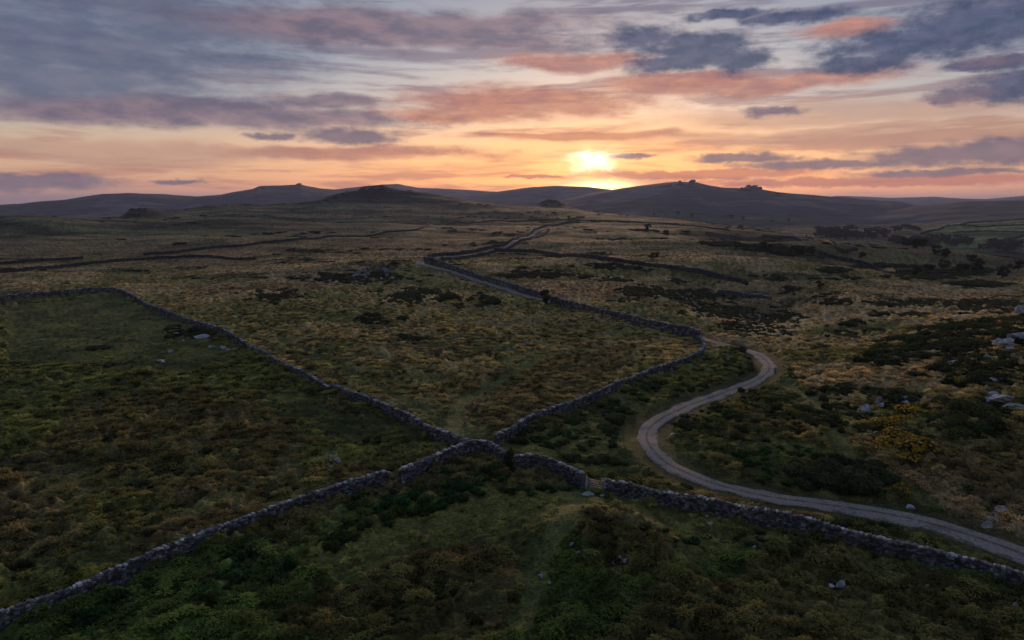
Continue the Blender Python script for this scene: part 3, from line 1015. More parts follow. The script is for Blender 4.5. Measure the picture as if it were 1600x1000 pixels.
def build_wall(pts, label, H=1.35, gaps=(), detail=None, smooth=True, name='dry_stone_wall', ruin=0.0, line=None, far=False):
    if line is None:
        g = ground([p[0] for p in pts], [p[1] for p in pts], far)[:, :2]
        line = catmull(g, 8) if smooth and len(g) > 2 else g
    rmean = np.hypot(*line.mean(0))
    if detail is None:
        detail = 0 if rmean < 150 else (1 if rmean < 330 else 2)
    step = (0.30, 0.55, 1.5)[detail]
    if rmean > 700: step = 3.0
    L, s = resample(line, step)
    WALLS.append(L)
    T = np.gradient(L, axis=0); T /= np.linalg.norm(T, axis=1)[:, None] + 1e-9
    zg = (Hall if far else Hs)(L[:, 0], L[:, 1])
    seed = int(abs(L[0, 0] * 13 + L[0, 1] * 7)) % 997
    H = H * 0.98
    hh = H * (0.80 + 0.38 * fbm(s, s * 0, 5.0, 4, seed, 0.65))
    if ruin > 0:
        hh = hh * (1 - ruin * sstep(fbm(s, s * 0, 9.0, 3, seed + 5), 0.5, 0.7))
    hh = np.maximum(hh - 0.10 * (rng.random(len(s)) < 0.12), 0.25)
    wb, wt = 0.38, 0.24
    if detail == 2: wb, wt = 0.5, 0.35
    shr = 0.06 if detail < 2 else 0.0
    n = len(L)
    rows = []
    jit = (rng.random((n, 4)) - 0.5) * (0.0 if detail < 2 else 0.25)
    for q, (o, z) in enumerate(((-(wb - shr), -0.4), (-(wt - shr), 1), ((wt - shr), 1), ((wb - shr), -0.4))):
        zz = zg + (hh - shr if z == 1 else z)
        oo = o + jit[:, q]
        rows.append(np.stack([L[:, 0] - T[:, 1] * oo, L[:, 1] + T[:, 0] * oo, zz], 1))
    V = np.concatenate(rows)
    F = []
    for j in range(3):
        a = np.arange(n - 1) + j * n
        F.append(np.stack([a, a + 1, a + 1 + n, a + n], 1))
    F.append(np.array([[0, n, 2 * n, 3 * n], [n - 1, 4 * n - 1, 3 * n - 1, 2 * n - 1]]))
    parts = [(V, np.concatenate(F))]
    cope = []
    if detail < 2:
        nc = 8 if detail == 0 else 4
        tot = s[-1]
        for side in (-1, 1):
            for k in range(nc):
                ml = 0.36 if detail == 0 else 0.7
                m = max(3, int(tot / ml))
                q = np.sort(rng.random(m) * tot)
                q = (np.arange(m) + rng.uniform(-0.3, 0.3, m)) * ml
                q = np.clip(q, 0, tot)
                h = np.interp(q, s, hh)
                fr = (k + 0.5 + rng.uniform(-0.18, 0.18, m)) / nc
                z = np.interp(q, s, zg) + h * fr
                P = np.stack([np.interp(q, s, L[:, 0]), np.interp(q, s, L[:, 1])], 1)
                TT = np.stack([np.interp(q, s, T[:, 0]), np.interp(q, s, T[:, 1])], 1)
                off = side * (wb + (wt - wb) * fr - 0.07 + rng.uniform(-0.03, 0.05, m))
                parts.append(stones(P, TT, off, z, ml * rng.uniform(0.6, 1.15, m), rng.uniform(0.2, 0.3, m), h / nc * rng.uniform(0.6, 1.05, m)))
        ml = 0.30 if detail == 0 else 0.5
        m = max(3, int(tot / ml))
        q = np.clip((np.arange(m) + rng.uniform(-0.35, 0.35, m)) * ml, 0, tot)
        q = q[rng.random(m) > 0.06]
        m = len(q)
        h = np.interp(q, s, hh)
        P = np.stack([np.interp(q, s, L[:, 0]), np.interp(q, s, L[:, 1])], 1)
        TT = np.stack([np.interp(q, s, T[:, 0]), np.interp(q, s, T[:, 1])], 1)
        ch = rng.uniform(0.07, 0.20, m)
        cope = [stones(P, TT, rng.uniform(-0.06, 0.06, m), np.interp(q, s, zg) + h + ch * 0.42, ml * rng.uniform(0.65, 1.25, m), rng.uniform(0.34, 0.55, m), ch, 0.22)]
    else:
        ml = step * 1.0
        m = max(3, int(s[-1] / ml))
        q = np.clip((np.arange(m) + rng.uniform(-0.35, 0.35, m)) * ml, 0, s[-1])
        h = np.interp(q, s, hh)
        P = np.stack([np.interp(q, s, L[:, 0]), np.interp(q, s, L[:, 1])], 1)
        TT = np.stack([np.interp(q, s, T[:, 0]), np.interp(q, s, T[:, 1])], 1)
        cope = [stones(P, TT, rng.uniform(-0.1, 0.1, m), np.interp(q, s, zg) + h + 0.02, ml * rng.uniform(0.5, 1.2, m), rng.uniform(0.5, 0.8, m), rng.uniform(0.2, 0.5, m), 0.1)]
    if detail == 2:
        parts += cope
    v, f = join(parts)
    base = L[len(L) // 2]
    bz = float(zg[len(L) // 2])
    org = np.array([base[0], base[1], bz])
    w = link(name, make_mesh('stonework', v - org, f, M_FARWALL if detail == 2 else M_WALL), loc=org, label=label, cat='stone wall', group='dry stone walls of the fields', kind='thing')
    if detail == 2:
        return w
    v, f = join(cope)
    link('coping', make_mesh('coping', v - org, f, M_COPE), parent=w)
    return w


build_wall([(-30, 998), (0, 985), (60, 962), (130, 935), (200, 905), (300, 862), (400, 822), (500, 786), (560, 765), (610, 753)], 'long dry stone wall from the bottom corner up to a gap, brush before it')
build_wall([(627, 755), (660, 740), (700, 722), (742, 706), (768, 712), (790, 726)], 'short curved dry stone wall between the gap and the dark sapling', 1.45)
build_wall([(806, 734), (830, 731), (855, 735), (885, 747), (914, 762)], 'short tall dry stone wall ending at the gate, sapling at its other end', 1.55)
build_wall([(947, 771), (980, 776), (1060, 794), (1130, 808), (1200, 820), (1260, 833), (1320, 850), (1415, 872), (1500, 893), (1600, 922), (1680, 950)],
           'long dry stone wall running from the gate along the gravel track', 1.5)
build_wall([(741, 708), (700, 692), (665, 680), (640, 662), (600, 644), (560, 628), (519, 613)], 'dry stone wall with a rusty shaded face, between wall corner and tumbled gap', 1.4)
build_wall([(514, 616), (490, 600), (440, 574), (410, 556), (388, 545)], 'crumbling pale topped dry stone wall above the tumbled gap', 1.25, ruin=0.3)
build_wall([(382, 544), (350, 524), (310, 512), (270, 497), (240, 485), (215, 471), (197, 462), (180, 457)], 'dark dry stone wall climbing behind the rocks of the left field', 1.5)
build_wall([(179, 457), (140, 458), (90, 462), (40, 467), (0, 471), (-60, 478)], 'straight dark wall closing the far side of the left field', 1.8, detail=1)
build_wall([(776, 694), (800, 683), (830, 664), (870, 649), (905, 636), (940, 620), (975, 606)], 'lower half of the pale topped wall above the green hollow', 1.4)
build_wall([(984, 603), (1000, 595), (1030, 583), (1060, 573), (1085, 563), (1099, 552), (1099, 543), (1092, 533)], 'upper half of the pale topped wall, hooking round to the track', 1.4, detail=0)
build_wall([(1092, 531), (1060, 523), (1020, 514), (980, 505), (940, 495), (900, 485), (860, 474)], 'thick dry stone wall between the dark thorn tree and the hooked corner', 2.3, detail=1)
build_wall([(846, 466), (815, 457), (780, 446), (740, 433), (705, 421), (680, 411), (668, 406)], 'dark wall along the track from thorn tree up to the hairpin', 2.0, detail=1)
build_wall([(666, 409), (664, 405), (680, 401), (720, 398), (748, 393), (768, 388), (800, 377), (830, 365), (852, 354), (880, 350), (905, 347.5)], 'wall on the upper side of the far track beyond the hairpin', 1.8)
build_wall([(690, 407), (730, 404), (760, 398), (778, 393), (800, 386), (830, 373), (858, 360)], 'wall on the lower side of the far track beyond the hairpin', 1.5)
build_wall([(772, 393), (800, 394), (850, 397), (900, 402), (950, 408), (1000, 415), (1050, 421), (1100, 429), (1150, 441), (1168, 446)], 'long dark wall crossing the open moor right of the far track', 1.9, detail=2)
build_wall([(1122, 458), (1150, 462), (1180, 466), (1205, 470)], 'isolated short wall on the slope above the gorse patches', 1.5)
build_wall([(0, 427), (50, 422), (100, 418), (150, 412), (200, 408), (260, 404), (320, 402), (345, 404), (400, 406)], 'far wall bordering the brown moor on the left', 1.3)
build_wall([(225, 399), (300, 392), (400, 382), (500, 373), (600, 364), (660, 357), (700, 351), (740, 349)], 'very long straight far wall below the rocky tor', 1.3)
build_wall([(742, 349), (800, 346), (870, 344), (930, 345), (1000, 348), (1060, 352), (1140, 360)], 'farthest wall along the crest of the central moor', 1.3, name='dry_stone_wall')
build_wall([(0, 413), (60, 408), (130, 404)], 'stub of far wall low on the left hillside', 1.3)
build_wall([(1190, 370), (1250, 376), (1300, 383), (1340, 392)], 'far wall slanting down the right valley side above the wood', 2.0)
build_wall([(1280, 398), (1320, 408), (1365, 420), (1400, 428)], 'lowest far wall slanting across the valley side', 2.0)

# ------------------------------------------------------------------ boulders
def rock_template(seed, flat=0.7, cuts=9, sub=3, rough=0.16):
    r_ = np.random.default_rng(seed)
    import bmesh
    bm = bmesh.new()
    bmesh.ops.create_icosphere(bm, subdivisions=sub, radius=1.0)
    v = np.array([x.co[:] for x in bm.verts])
    f = np.array([[x.index for x in fc.verts] for fc in bm.faces])
    bm.free()
    for _ in range(cuts):
        n = r_.normal(0, 1, 3); n[2] *= 0.9; n /= np.linalg.norm(n)
        d = r_.uniform(0.38, 0.72)
        h = v @ n
        v = v - np.outer(np.maximum(h - d, 0), n)
    nz = fbm(v[:, 0] * 3 + v[:, 2] * 2 + seed, v[:, 1] * 3 - v[:, 2] * 1.7, 1.0, 4, seed) - 0.5
    v = v * (1 + nz[:, None] * rough * 3)
    v[:, 2] *= flat
    return v, f


ROCKS = [rock_template(100 + i, 0.55 + 0.3 * (i % 3), 8 + i % 4) for i in range(9)]
ROCK_ME = [make_mesh('boulder', v, f, M_ROCK, None, False) for v, f in ROCKS]


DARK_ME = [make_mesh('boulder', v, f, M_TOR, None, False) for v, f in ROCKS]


def boulder(px, py, s, label, group=None, flat=1.0, name='boulder', long=1.0, dark=False):
    p = ground(px, py)[0]
    s *= 0.9
    up = 0.0
    if 'hillside' in label or 'slabs' in label or 'behind the yellow' in label or 'just behind' in label:
        s *= 1.3; up = 0.35
    o = link(name, (DARK_ME if dark else ROCK_ME)[rng.integers(len(ROCK_ME))], loc=(p[0], p[1], p[2] + s * 0.06 * flat + 0.10 + up), label=label, cat='boulder', group=group)
    o.scale = (s * 0.5 * long, s * 0.5 * rng.uniform(0.7, 0.95), s * 0.5 * flat)
    o.rotation_euler = (rng.uniform(-.15, .15), rng.uniform(-.15, .15), rng.uniform(-0.5, 0.5))
    return o


ORD = ['leftmost', 'second from the left', 'third from the left', 'fourth from the left', 'fifth from the left', 'sixth from the left', 'seventh from the left', 'eighth from the left',
       'ninth from the left', 'tenth from the left', 'eleventh from the left', 'twelfth from the left', 'thirteenth from the left', 'fourteenth from the left', 'fifteenth from the left',
       'sixteenth from the left', 'seventeenth from the left', 'eighteenth from the left', 'nineteenth from the left']
TENS = {2: 'twenty', 3: 'thirty', 4: 'forty', 5: 'fifty'}
UN = ['', 'first', 'second', 'third', 'fourth', 'fifth', 'sixth', 'seventh', 'eighth', 'ninth']


def ordinal(i, n):
    if i == n - 1 and n > 1:
        return 'rightmost'
    if i < len(ORD):
        return ORD[i]
    t, u = divmod(i + 1, 10)
    w = TENS[t] + '-' + UN[u] if u else TENS[t][:-1] + 'ieth'
    return w + ' from the left'


def boulder_set(lst, what, group, dark=False):
    lst = sorted(lst)
    for i, b in enumerate(lst):
        boulder(b[0], b[1], b[2], f'{what[0]}, {ordinal(i, len(lst))} {what[1]}', group, flat=b[3] if len(b) > 3 else 1.0, long=b[4] if len(b) > 4 else 1.0, dark=dark)


boulder_set([(1551, 621, 1.5, .8), (1570, 628, 3.6, .5, 1.3), (1586, 640, 2.6, .5, 1.2), (1548, 630, 1.6, .6)], ('flat pale granite boulder', 'of the slabs lying beside the dark shrubs'), 'flat slabs on the gorse hillside')
boulder_set([(1486, 542, 2.6, .8), (1516, 537, 1.8, .7), (1490, 573, 1.8), (1539, 567, 1.4), (1552, 597, 1.6, .6), (1557, 545, 2.0), (1572, 541, 3.2, .8), (1589, 535, 3.6, .7), (1576, 550, 2.6, .6)],
            ('grey boulder poking out of gorse', 'on the dark hillside'), 'boulders among the gorse of the hillside')
boulder(1597, 489, 5.0, 'blue-grey rock mass at the very edge atop the dark hillside')
boulder_set([(1372, 632, 1.2), (1377, 638, 1.1), (1406, 632, 1.9), (1414, 637, 1.2), (1352, 646, 1.9, .7), (1360, 622, 1.2, .5)], ('small pale boulder', 'of those just behind the yellow gorse'), 'boulders behind the yellow gorse')
boulder(1423, 794, 1.2, 'lone pale boulder beside a shrub just above the track')
boulder_set([(1562, 803, 2.2, .8), (1552, 814, 1.7, .8), (1541, 823, 1.4, .8)], ('rounded pale boulder', 'of the stepped trio above the track'), 'trio of boulders above the track')
boulder(1598, 814, 1.3, 'small boulder at the picture edge beside the boulder trio')
boulder_set([(1549, 925, 1.2, .7), (1572, 914, 1.0), (1588, 946, .9, .6)], ('fallen stone', 'of three in front of the long wall end'), 'fallen stones by the long wall')
boulder_set([(1300, 918, .8), (1313, 916, 1.0)], ('pale stone in brown bracken', 'of a pair below the long wall'), 'pair of stones in the bracken')
boulder(1052, 681, 1.4, 'pale boulder beside the inner bend of the track', flat=0.9)
boulder_set([(516, 722, .9), (519, 715, .9), (527, 719, 1.0), (518, 731, .8), (524, 737, .8), (531, 723, .8), (513, 729, .7)], ('jagged pale stone', 'of the heap alone in the left field'), 'heap of stones in the left field')
boulder_set([(266, 551, 1.6, .8), (252, 565, 2.4, .4), (277, 523, 2.2, .5), (287, 534, 1.0), (322, 528, 4.2, .5, 1.3), (344, 532, 1.8), (332, 544, 1.8), (349, 545, 1.8, .8), (357, 548, 1.3), (367, 547, 2.2, .7), (388, 543, 1.8)],
            ('granite boulder', 'of those strewn under the climbing wall'), 'boulders under the climbing wall')
_r2 = np.random.default_rng(4)
_pile = []
for i in range(24):
    t = _r2.uniform(0, 2 * math.pi); q = math.sqrt(_r2.random())
    _pile.append((584 + 30 * q * math.cos(t), 428 + 8.5 * q * math.sin(t), _r2.uniform(1.6, 4.4), _r2.uniform(.7, 1.1)))
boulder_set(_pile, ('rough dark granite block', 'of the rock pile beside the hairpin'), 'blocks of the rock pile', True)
boulder_set([(645, 441, 2.6, .7), (637, 431, 1.8), (552, 433, 2.2), (551, 442, 2.0), (612, 437, 2.6), (596, 438, 2.2)], ('loose pale block', 'of those scattered around the rock pile'), 'loose blocks around the rock pile')
boulder(594, 468, 1.3, 'tiny white stone in the heather below the rock pile')
boulder(922, 773, 1.9, 'broad flat pale slab on the grass in front of the gate', flat=0.3)
boulder(941, 776, .8, 'small stone right of the broad slab before the gate', flat=0.6)
boulder_set([(968, 876, .7), (976, 878, .9), (959, 880, .5)], ('light stone', 'of three low on the bracken knoll'), 'stones on the bracken knoll')
boulder_set([(893, 852, .7, .6), (901, 864, .7, .5), (898, 880, .9, .6), (884, 914, .8, .6), (858, 914, .5)], ('long weathered pale stone', 'of the line edging the bracken knoll'), 'line of stones by the knoll')
boulder(845, 902, .6, 'small white stone beside the grassy footpath')
boulder(988, 952, .7, 'single pale stone in brown bracken near the lower edge')
boulder(536, 923, .8, 'pale stone in the brush below the long corner wall')
boulder(723, 894, .7, 'small whitish stone on the dark heather of the near field')
boulder_set([(1110, 820, .8, .6), (1123, 813, .6), (1106, 809, .6), (1178, 856, .6), (1184, 869, .7, .6), (1030, 805, .5)], ('fallen wall stone', 'of those before the long track-side wall'), 'stones fallen from the track-side wall')
boulder(1165, 537, .8, 'tiny white stone beyond the track at the dark round bush')
boulder(1137, 564, .7, 'white stone touching the small bush between wall and track')
boulder_set([(1016, 540, .8), (1035, 538, 1.0)], ('faint pale stone', 'of a pair inside the hooked wall'), 'pair of stones inside the hooked wall')
boulder(1317, 531, 1.0, 'small pale stone on the tan grass left of the dark hillside')
ob = boulder(1221, 533, 1.9, 'tall pale upright stone standing beyond the bend of the track', name='standing_stone')
ob.scale = (0.42, 0.4, 1.7); ob.location.z += 0.6
ob['category'] = 'standing stone'

# ------------------------------------------------------------------ rocky tors on the hill tops
def tor(px, py, w, h, label, far=True, n=16, dist_px=None):
    r_ = np.random.default_rng(int(px))
    p = None
    base = ground(px, py + 2.5, far)[0]
    w *= 1.15; h *= 1.35
    if w > 38:
        w *= 1.2; h *= 1.25
    parts = []
    for i in range(n):
        v, f = ROCKS[r_.integers(len(ROCKS))]
        lv = r_.random() ** 1.5
        s = np.array([w * r_.uniform(.12, .26), w * r_.uniform(.12, .24), h * r_.uniform(.22, .42)])
        a = r_.uniform(0, 6.28)
        R2 = np.array([[math.cos(a), -math.sin(a), 0], [math.sin(a), math.cos(a), 0], [0, 0, 1]])
        x = r_.uniform(-.42, .42) * w * (1 - lv * 0.75)
        parts.append(((v * s) @ R2.T + np.array([x, r_.uniform(-.2, .2) * w, h * (lv * .72 + 0.02)]), f))
    v, f = join(parts)
    return link('tor', make_mesh('tor_rocks', v, f, M_TOR), loc=base, label=label, cat='rock outcrop', group='granite tors on the skyline')


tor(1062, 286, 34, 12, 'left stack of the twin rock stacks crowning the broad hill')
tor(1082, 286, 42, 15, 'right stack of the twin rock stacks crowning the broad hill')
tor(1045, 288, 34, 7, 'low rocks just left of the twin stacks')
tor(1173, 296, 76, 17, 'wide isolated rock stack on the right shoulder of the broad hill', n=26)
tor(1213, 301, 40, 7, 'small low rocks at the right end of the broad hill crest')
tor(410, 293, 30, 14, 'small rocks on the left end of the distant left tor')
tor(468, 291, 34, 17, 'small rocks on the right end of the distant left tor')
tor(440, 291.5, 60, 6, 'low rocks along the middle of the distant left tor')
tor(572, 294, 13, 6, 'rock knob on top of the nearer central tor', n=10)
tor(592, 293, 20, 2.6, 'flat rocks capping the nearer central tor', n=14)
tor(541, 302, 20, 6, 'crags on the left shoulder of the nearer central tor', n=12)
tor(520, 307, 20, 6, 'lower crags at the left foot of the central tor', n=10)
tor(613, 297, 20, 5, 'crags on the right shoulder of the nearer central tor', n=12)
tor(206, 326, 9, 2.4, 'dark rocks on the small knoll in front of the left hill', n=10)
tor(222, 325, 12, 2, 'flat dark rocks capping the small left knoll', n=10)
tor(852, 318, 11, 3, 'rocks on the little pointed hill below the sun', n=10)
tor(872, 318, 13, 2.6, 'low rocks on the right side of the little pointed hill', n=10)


# ------------------------------------------------------------------ gate with its two stone posts
def bar(p, q, w, h):
    p = np.array(p, float); q = np.array(q, float)
    d = q - p; L_ = np.linalg.norm(d); d /= L_
    up = np.array([0, 0, 1.0]) if abs(d[2]) < 0.9 else np.array([1.0, 0, 0])
    s = np.cross(d, up); s /= np.linalg.norm(s); u = np.cross(s, d)
    v = (p + q) / 2 + BOXV[:, 0:1] * d * L_ + BOXV[:, 1:2] * s * w + BOXV[:, 2:3] * u * h
    return v, BOXF


g0, g1 = ground([917, 945], [766, 772])
dg = g1 - g0; dg[2] = 0
Lg = float(np.linalg.norm(dg)); dg /= Lg
gate = bpy.data.objects.new('field_gate', None)
sc.collection.objects.link(gate)
gate.location = g0
gate.rotation_euler = (0, 0, math.atan2(dg[1], dg[0]))
gate['label'] = 'pale five-bar field gate between two stone posts in the wall'
gate['category'] = 'gate'
for hgt in (0.30, 0.52, 0.74, 0.98, 1.24):
    v, f = bar((0.25, 0, hgt), (Lg - 0.25, 0, hgt), 0.05, 0.07)
    link('rail', make_mesh('rail', v, f, M_GATE), parent=gate)
for xx in (0.25, Lg - 0.25):
    v, f = bar((xx, 0.003, 0.2), (xx, 0.003, 1.36), 0.075, 0.09)
    link('stile', make_mesh('stile', v, f, M_GATE), parent=gate)
v, f = bar((0.28, -0.05, 0.3), (Lg - 0.3, -0.05, 1.22), 0.03, 0.06)
link('brace', make_mesh('brace', v, f, M_GATE), parent=gate)
for nm, pt, lb in ((0, g0, 'granite gate post at the end of the short wall'), (1, g1, 'granite gate post at the start of the long wall')):
    v, f = rock_template(300 + nm, 1.0, 12, 3, 0.05)
    v = v * np.array([0.24, 0.2, 1.05]) + np.array([0, 0, 0.85])
    link('gate_post', make_mesh('gate_post', v, f, M_COPE), loc=pt, label=lb, cat='gate post', group='stone posts of the field gate')


# ------------------------------------------------------------------ bushes
def quads_at(P, Nrm, size, r_, aspect=0.6):
    n = len(P)
    Nrm = Nrm + r_.normal(0, 0.55, (n, 3)); Nrm /= np.linalg.norm(Nrm, axis=1)[:, None]
    t = np.cross(Nrm, r_.normal(0, 1, (n, 3))); t /= np.linalg.norm(t, axis=1)[:, None]
    b = np.cross(Nrm, t)
    s = (size * r_.uniform(0.6, 1.3, n))[:, None]
    v = np.stack([P - t * s, P + b * s * aspect * 0.6, P + t * s, P - b * s * aspect * 0.6], 1).reshape(-1, 3)
    f = np.arange(n * 4).reshape(-1, 4)
    return v, f


def bush_template(seed, lobes=6, leaves=520, leaf=0.13, hgt=0.75, c0=(0.035, 0.05, 0.016), c1=(0.075, 0.088, 0.03), blossoms=0, rmin=.32, rmax=.55):
    r_ = np.random.default_rng(seed)
    cen, rad = [], []
    for i in range(lobes):
        a = r_.uniform(0, 6.28); q = math.sqrt(r_.random()) * 0.62
        rr = r_.uniform(rmin, rmax)
        cen.append((q * math.cos(a), q * math.sin(a), r_.uniform(0.15, 0.55) * hgt * (1.2 - q * .6))); rad.append(rr)
    cen = np.array(cen); rad = np.array(rad)

    def sample(n, up=-0.15):
        k = r_.choice(len(rad), n * 3, p=rad ** 2 / (rad ** 2).sum())
        d = r_.normal(0, 1, (n * 3, 3)); d /= np.linalg.norm(d, axis=1)[:, None]
        ok = d[:, 2] > up
        k = k[ok]; d = d[ok]
        P = cen[k] + d * (rad[k] * r_.uniform(0.82, 1.08, len(k)))[:, None]
        ins = np.zeros(len(P), bool)
        for c_, q_ in zip(cen, rad):
            ins |= np.linalg.norm(P - c_, axis=1) < q_ * 0.78
        P = P[~ins][:n]; d = d[~ins][:n]
        ok = P[:, 2] > -0.15
        return P[ok], d[ok]
    P, d = sample(leaves)
    v, f = quads_at(P, d, leaf, r_)
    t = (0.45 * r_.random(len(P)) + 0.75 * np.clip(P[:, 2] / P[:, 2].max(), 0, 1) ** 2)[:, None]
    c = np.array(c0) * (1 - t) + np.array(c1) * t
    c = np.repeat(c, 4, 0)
    # darker solid core, keeps the bush from being see-through
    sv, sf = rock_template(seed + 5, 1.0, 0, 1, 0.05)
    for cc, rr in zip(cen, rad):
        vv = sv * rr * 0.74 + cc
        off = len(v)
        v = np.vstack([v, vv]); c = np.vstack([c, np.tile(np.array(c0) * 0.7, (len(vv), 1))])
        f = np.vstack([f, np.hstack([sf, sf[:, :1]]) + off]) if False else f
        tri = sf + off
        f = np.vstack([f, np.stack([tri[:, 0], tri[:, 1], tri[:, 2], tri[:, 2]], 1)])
    fl = None
    if blossoms:
        P, d = sample(blossoms, 0.15)
        fv, ff = quads_at(P + d * 0.05, d, leaf * 0.75, r_, 1.2)
        t = r_.random(len(P))[:, None]
        fc = np.array((0.44, 0.27, 0.025)) * (1 - t) + np.array((0.58, 0.38, 0.045)) * t
        fl = (fv, ff, np.repeat(fc, 4, 0))
    return (v, f, c), fl


def poly_mesh(name, v, f, mat, c):
    """quads, with degenerate fourth corner meaning a triangle"""
    tri = f[:, 2] == f[:, 3]
    q = f[~tri]; t = f[tri][:, :3]
    allf = np.concatenate([q[:, [0, 1, 2]], q[:, [0, 2, 3]], t])
    return make_mesh(name, v, allf, mat, c)


def tri_template(tp):
    v, f, c = tp
    tri = f[:, 2] == f[:, 3]
    q = f[~tri]; t = f[tri][:, :3]
    return v, np.concatenate([q[:, [0, 1, 2]], q[:, [0, 2, 3]], t]), c


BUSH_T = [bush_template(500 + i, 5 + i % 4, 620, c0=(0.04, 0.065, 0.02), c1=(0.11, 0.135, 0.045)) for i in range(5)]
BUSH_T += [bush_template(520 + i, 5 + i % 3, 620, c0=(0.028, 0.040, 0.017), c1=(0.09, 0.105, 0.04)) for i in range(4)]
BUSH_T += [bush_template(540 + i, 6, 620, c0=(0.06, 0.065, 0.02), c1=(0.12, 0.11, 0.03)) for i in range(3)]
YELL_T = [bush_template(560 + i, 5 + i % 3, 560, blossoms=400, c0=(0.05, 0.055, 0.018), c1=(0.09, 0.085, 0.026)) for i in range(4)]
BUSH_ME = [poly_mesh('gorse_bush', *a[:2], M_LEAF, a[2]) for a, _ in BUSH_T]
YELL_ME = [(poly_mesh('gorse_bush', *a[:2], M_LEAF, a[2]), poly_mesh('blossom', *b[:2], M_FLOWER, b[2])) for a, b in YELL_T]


def place_bushes(pts, sizes, what, group, kinds=(0, 1, 2, 3, 4), yellow=False):
    G = ground([p[0] for p in pts], [p[1] for p in pts])
    if len(pts) > 1:
        dr_ = dist_line(G[:, 0], G[:, 1], ROAD)
        k_ = [i for i in range(len(pts)) if dr_[i] > 2.6 + sizes[i] * 0.95]
        pts = [pts[i] for i in k_]; sizes = [sizes[i] for i in k_]; G = G[k_]
    order = np.argsort([p[0] for p in pts])
    for i, k in enumerate(order):
        p = G[k]; s = sizes[k]
        lab = f'{what[0]}, {ordinal(i, len(order))} {what[1]}' if len(order) > 1 else what[0]
        if yellow:
            a, b = YELL_ME[rng.integers(len(YELL_ME))]
        else:
            a, b = BUSH_ME[kinds[rng.integers(len(kinds))]], None
        o = link('gorse_bush', a, loc=(p[0], p[1], p[2] - 0.05 * s), label=lab, cat='bush', group=group)
        o.scale = (s * rng.uniform(.85, 1.2), s * rng.uniform(.85, 1.2), s * rng.uniform(.7, 1.0))
        o.rotation_euler = (0, 0, rng.uniform(0, 6.28))
        if b:
            link('blossom', b, parent=o)


def ell(cx, cy, rx, ry, n, seed, inner=0.0, mind=0.0):
    r_ = np.random.default_rng(seed)
    out = []
    tries = 0
    while len(out) < n and tries < n * 40:
        tries += 1
        t = r_.uniform(0, 6.283); q = math.sqrt(r_.uniform(inner * inner, 1))
        p = (cx + rx * q * math.cos(t), cy + ry * q * math.sin(t))
        if all(abs(p[0] - o[0]) / (rx * mind + 1e-6) + abs(p[1] - o[1]) / (ry * mind + 1e-6) > 1 for o in out) or mind == 0:
            out.append(p)
    return out


CL = [  # cx, cy, rx, ry, n, size lo, hi, inner, what, where, kinds
    (1172, 652, 112, 34, 40, 1.2, 2.0, 0.72, 'dark gorse bush', 'in the ring around bare brown ground', (0, 1, 2, 5, 6, 9)),
    (1325, 615, 58, 9, 10, 1.3, 2.1, 0, 'dark gorse bush', 'of the low row above the yellow gorse', (0, 5, 6, 7)),
    (1402, 626, 36, 9, 7, 2.0, 2.8, 0, 'tall dark shrub', 'of the clump behind the pale boulders', (5, 6, 7, 8)),
    (1500, 655, 62, 30, 26, 1.4, 2.2, 0, 'dull green shrub', 'in the patch beside the yellow gorse', (0, 1, 2, 5, 9)),
    (1440, 545, 75, 20, 24, 1.7, 2.8, 0, 'dark gorse bush', 'on the left end of the dark hillside', (0, 5, 6, 10)),
    (1510, 525, 85, 24, 26, 1.8, 3.0, 0, 'dark gorse bush', 'on the crest of the dark hillside', (5, 6, 7, 8, 10)),
    (1545, 578, 75, 22, 26, 1.5, 2.5, 0, 'dark gorse bush', 'on the lower part of the dark hillside', (0, 1, 5, 6, 11)),
    (925, 722, 58, 9, 13, .9, 1.4, 0, 'rounded dark shrub', 'on the green strip behind the short wall', (0, 1, 5, 6)),
    (905, 668, 70, 13, 16, 1.1, 1.8, 0, 'bluish green shrub', 'in the hollow right of the wall', (0, 1, 2, 3)),
    (1090, 612, 60, 9, 11, 1.2, 1.9, 0, 'low dark shrub', 'along the inner side of the track', (0, 5, 6)),
    (1075, 760, 42, 6, 6, .8, 1.2, 0, 'low shrub', 'between the long wall and the track bend', (0, 1, 5)),
    (1370, 816, 80, 10, 15, 1.0, 1.7, 0, 'bushy shrub', 'in the strip between track and long wall', (0, 5, 6)),
    (1312, 748, 70, 22, 20, 1.7, 2.6, 0, 'large dark shrub', 'of the thicket above the track', (5, 6, 7, 8)),
    (590, 500, 46, 9, 11, 1.8, 2.8, 0, 'dark heathery bush', 'of the upper oval clump in the middle field', (5, 6, 7)),
    (632, 532, 40, 7, 9, 1.6, 2.3, 0, 'dark heathery bush', 'of the lower oval clump in the middle field', (5, 6, 7)),
    (742, 472, 80, 11, 20, 2.0, 3.2, 0, 'dark bush', 'of the straggling patch beside the track wall', (5, 6, 7, 8)),
]
for i, (cx, cy, rx, ry, n, s0, s1, inner, w1, w2, kd) in enumerate(CL):
    pts = ell(cx, cy, rx, ry, n, 900 + i, inner, 0.12)
    sz = np.random.default_rng(i).uniform(s0, s1, len(pts)) * 0.82
    place_bushes(pts, sz, (w1, w2), w1 + 'es ' + w2 if not w1.endswith('s') else w1, kd)
YG = [(1426, 645, 1.5), (1410, 660, 1.6), (1372, 664, 1.2), (1395, 667, 1.3), (1405, 690, 1.7), (1379, 703, 1.3), (1436, 706, 1.9), (1407, 717, 1.3), (1447, 652, 1.3), (1392, 684, 1.0), (1420, 694, 1.2)]
place_bushes([(a, b) for a, b, _ in YG], [c * 1.3 for *_, c in YG], ('bright yellow flowering gorse', 'of the golden clump'), 'yellow gorse bushes of the golden clump', yellow=True)
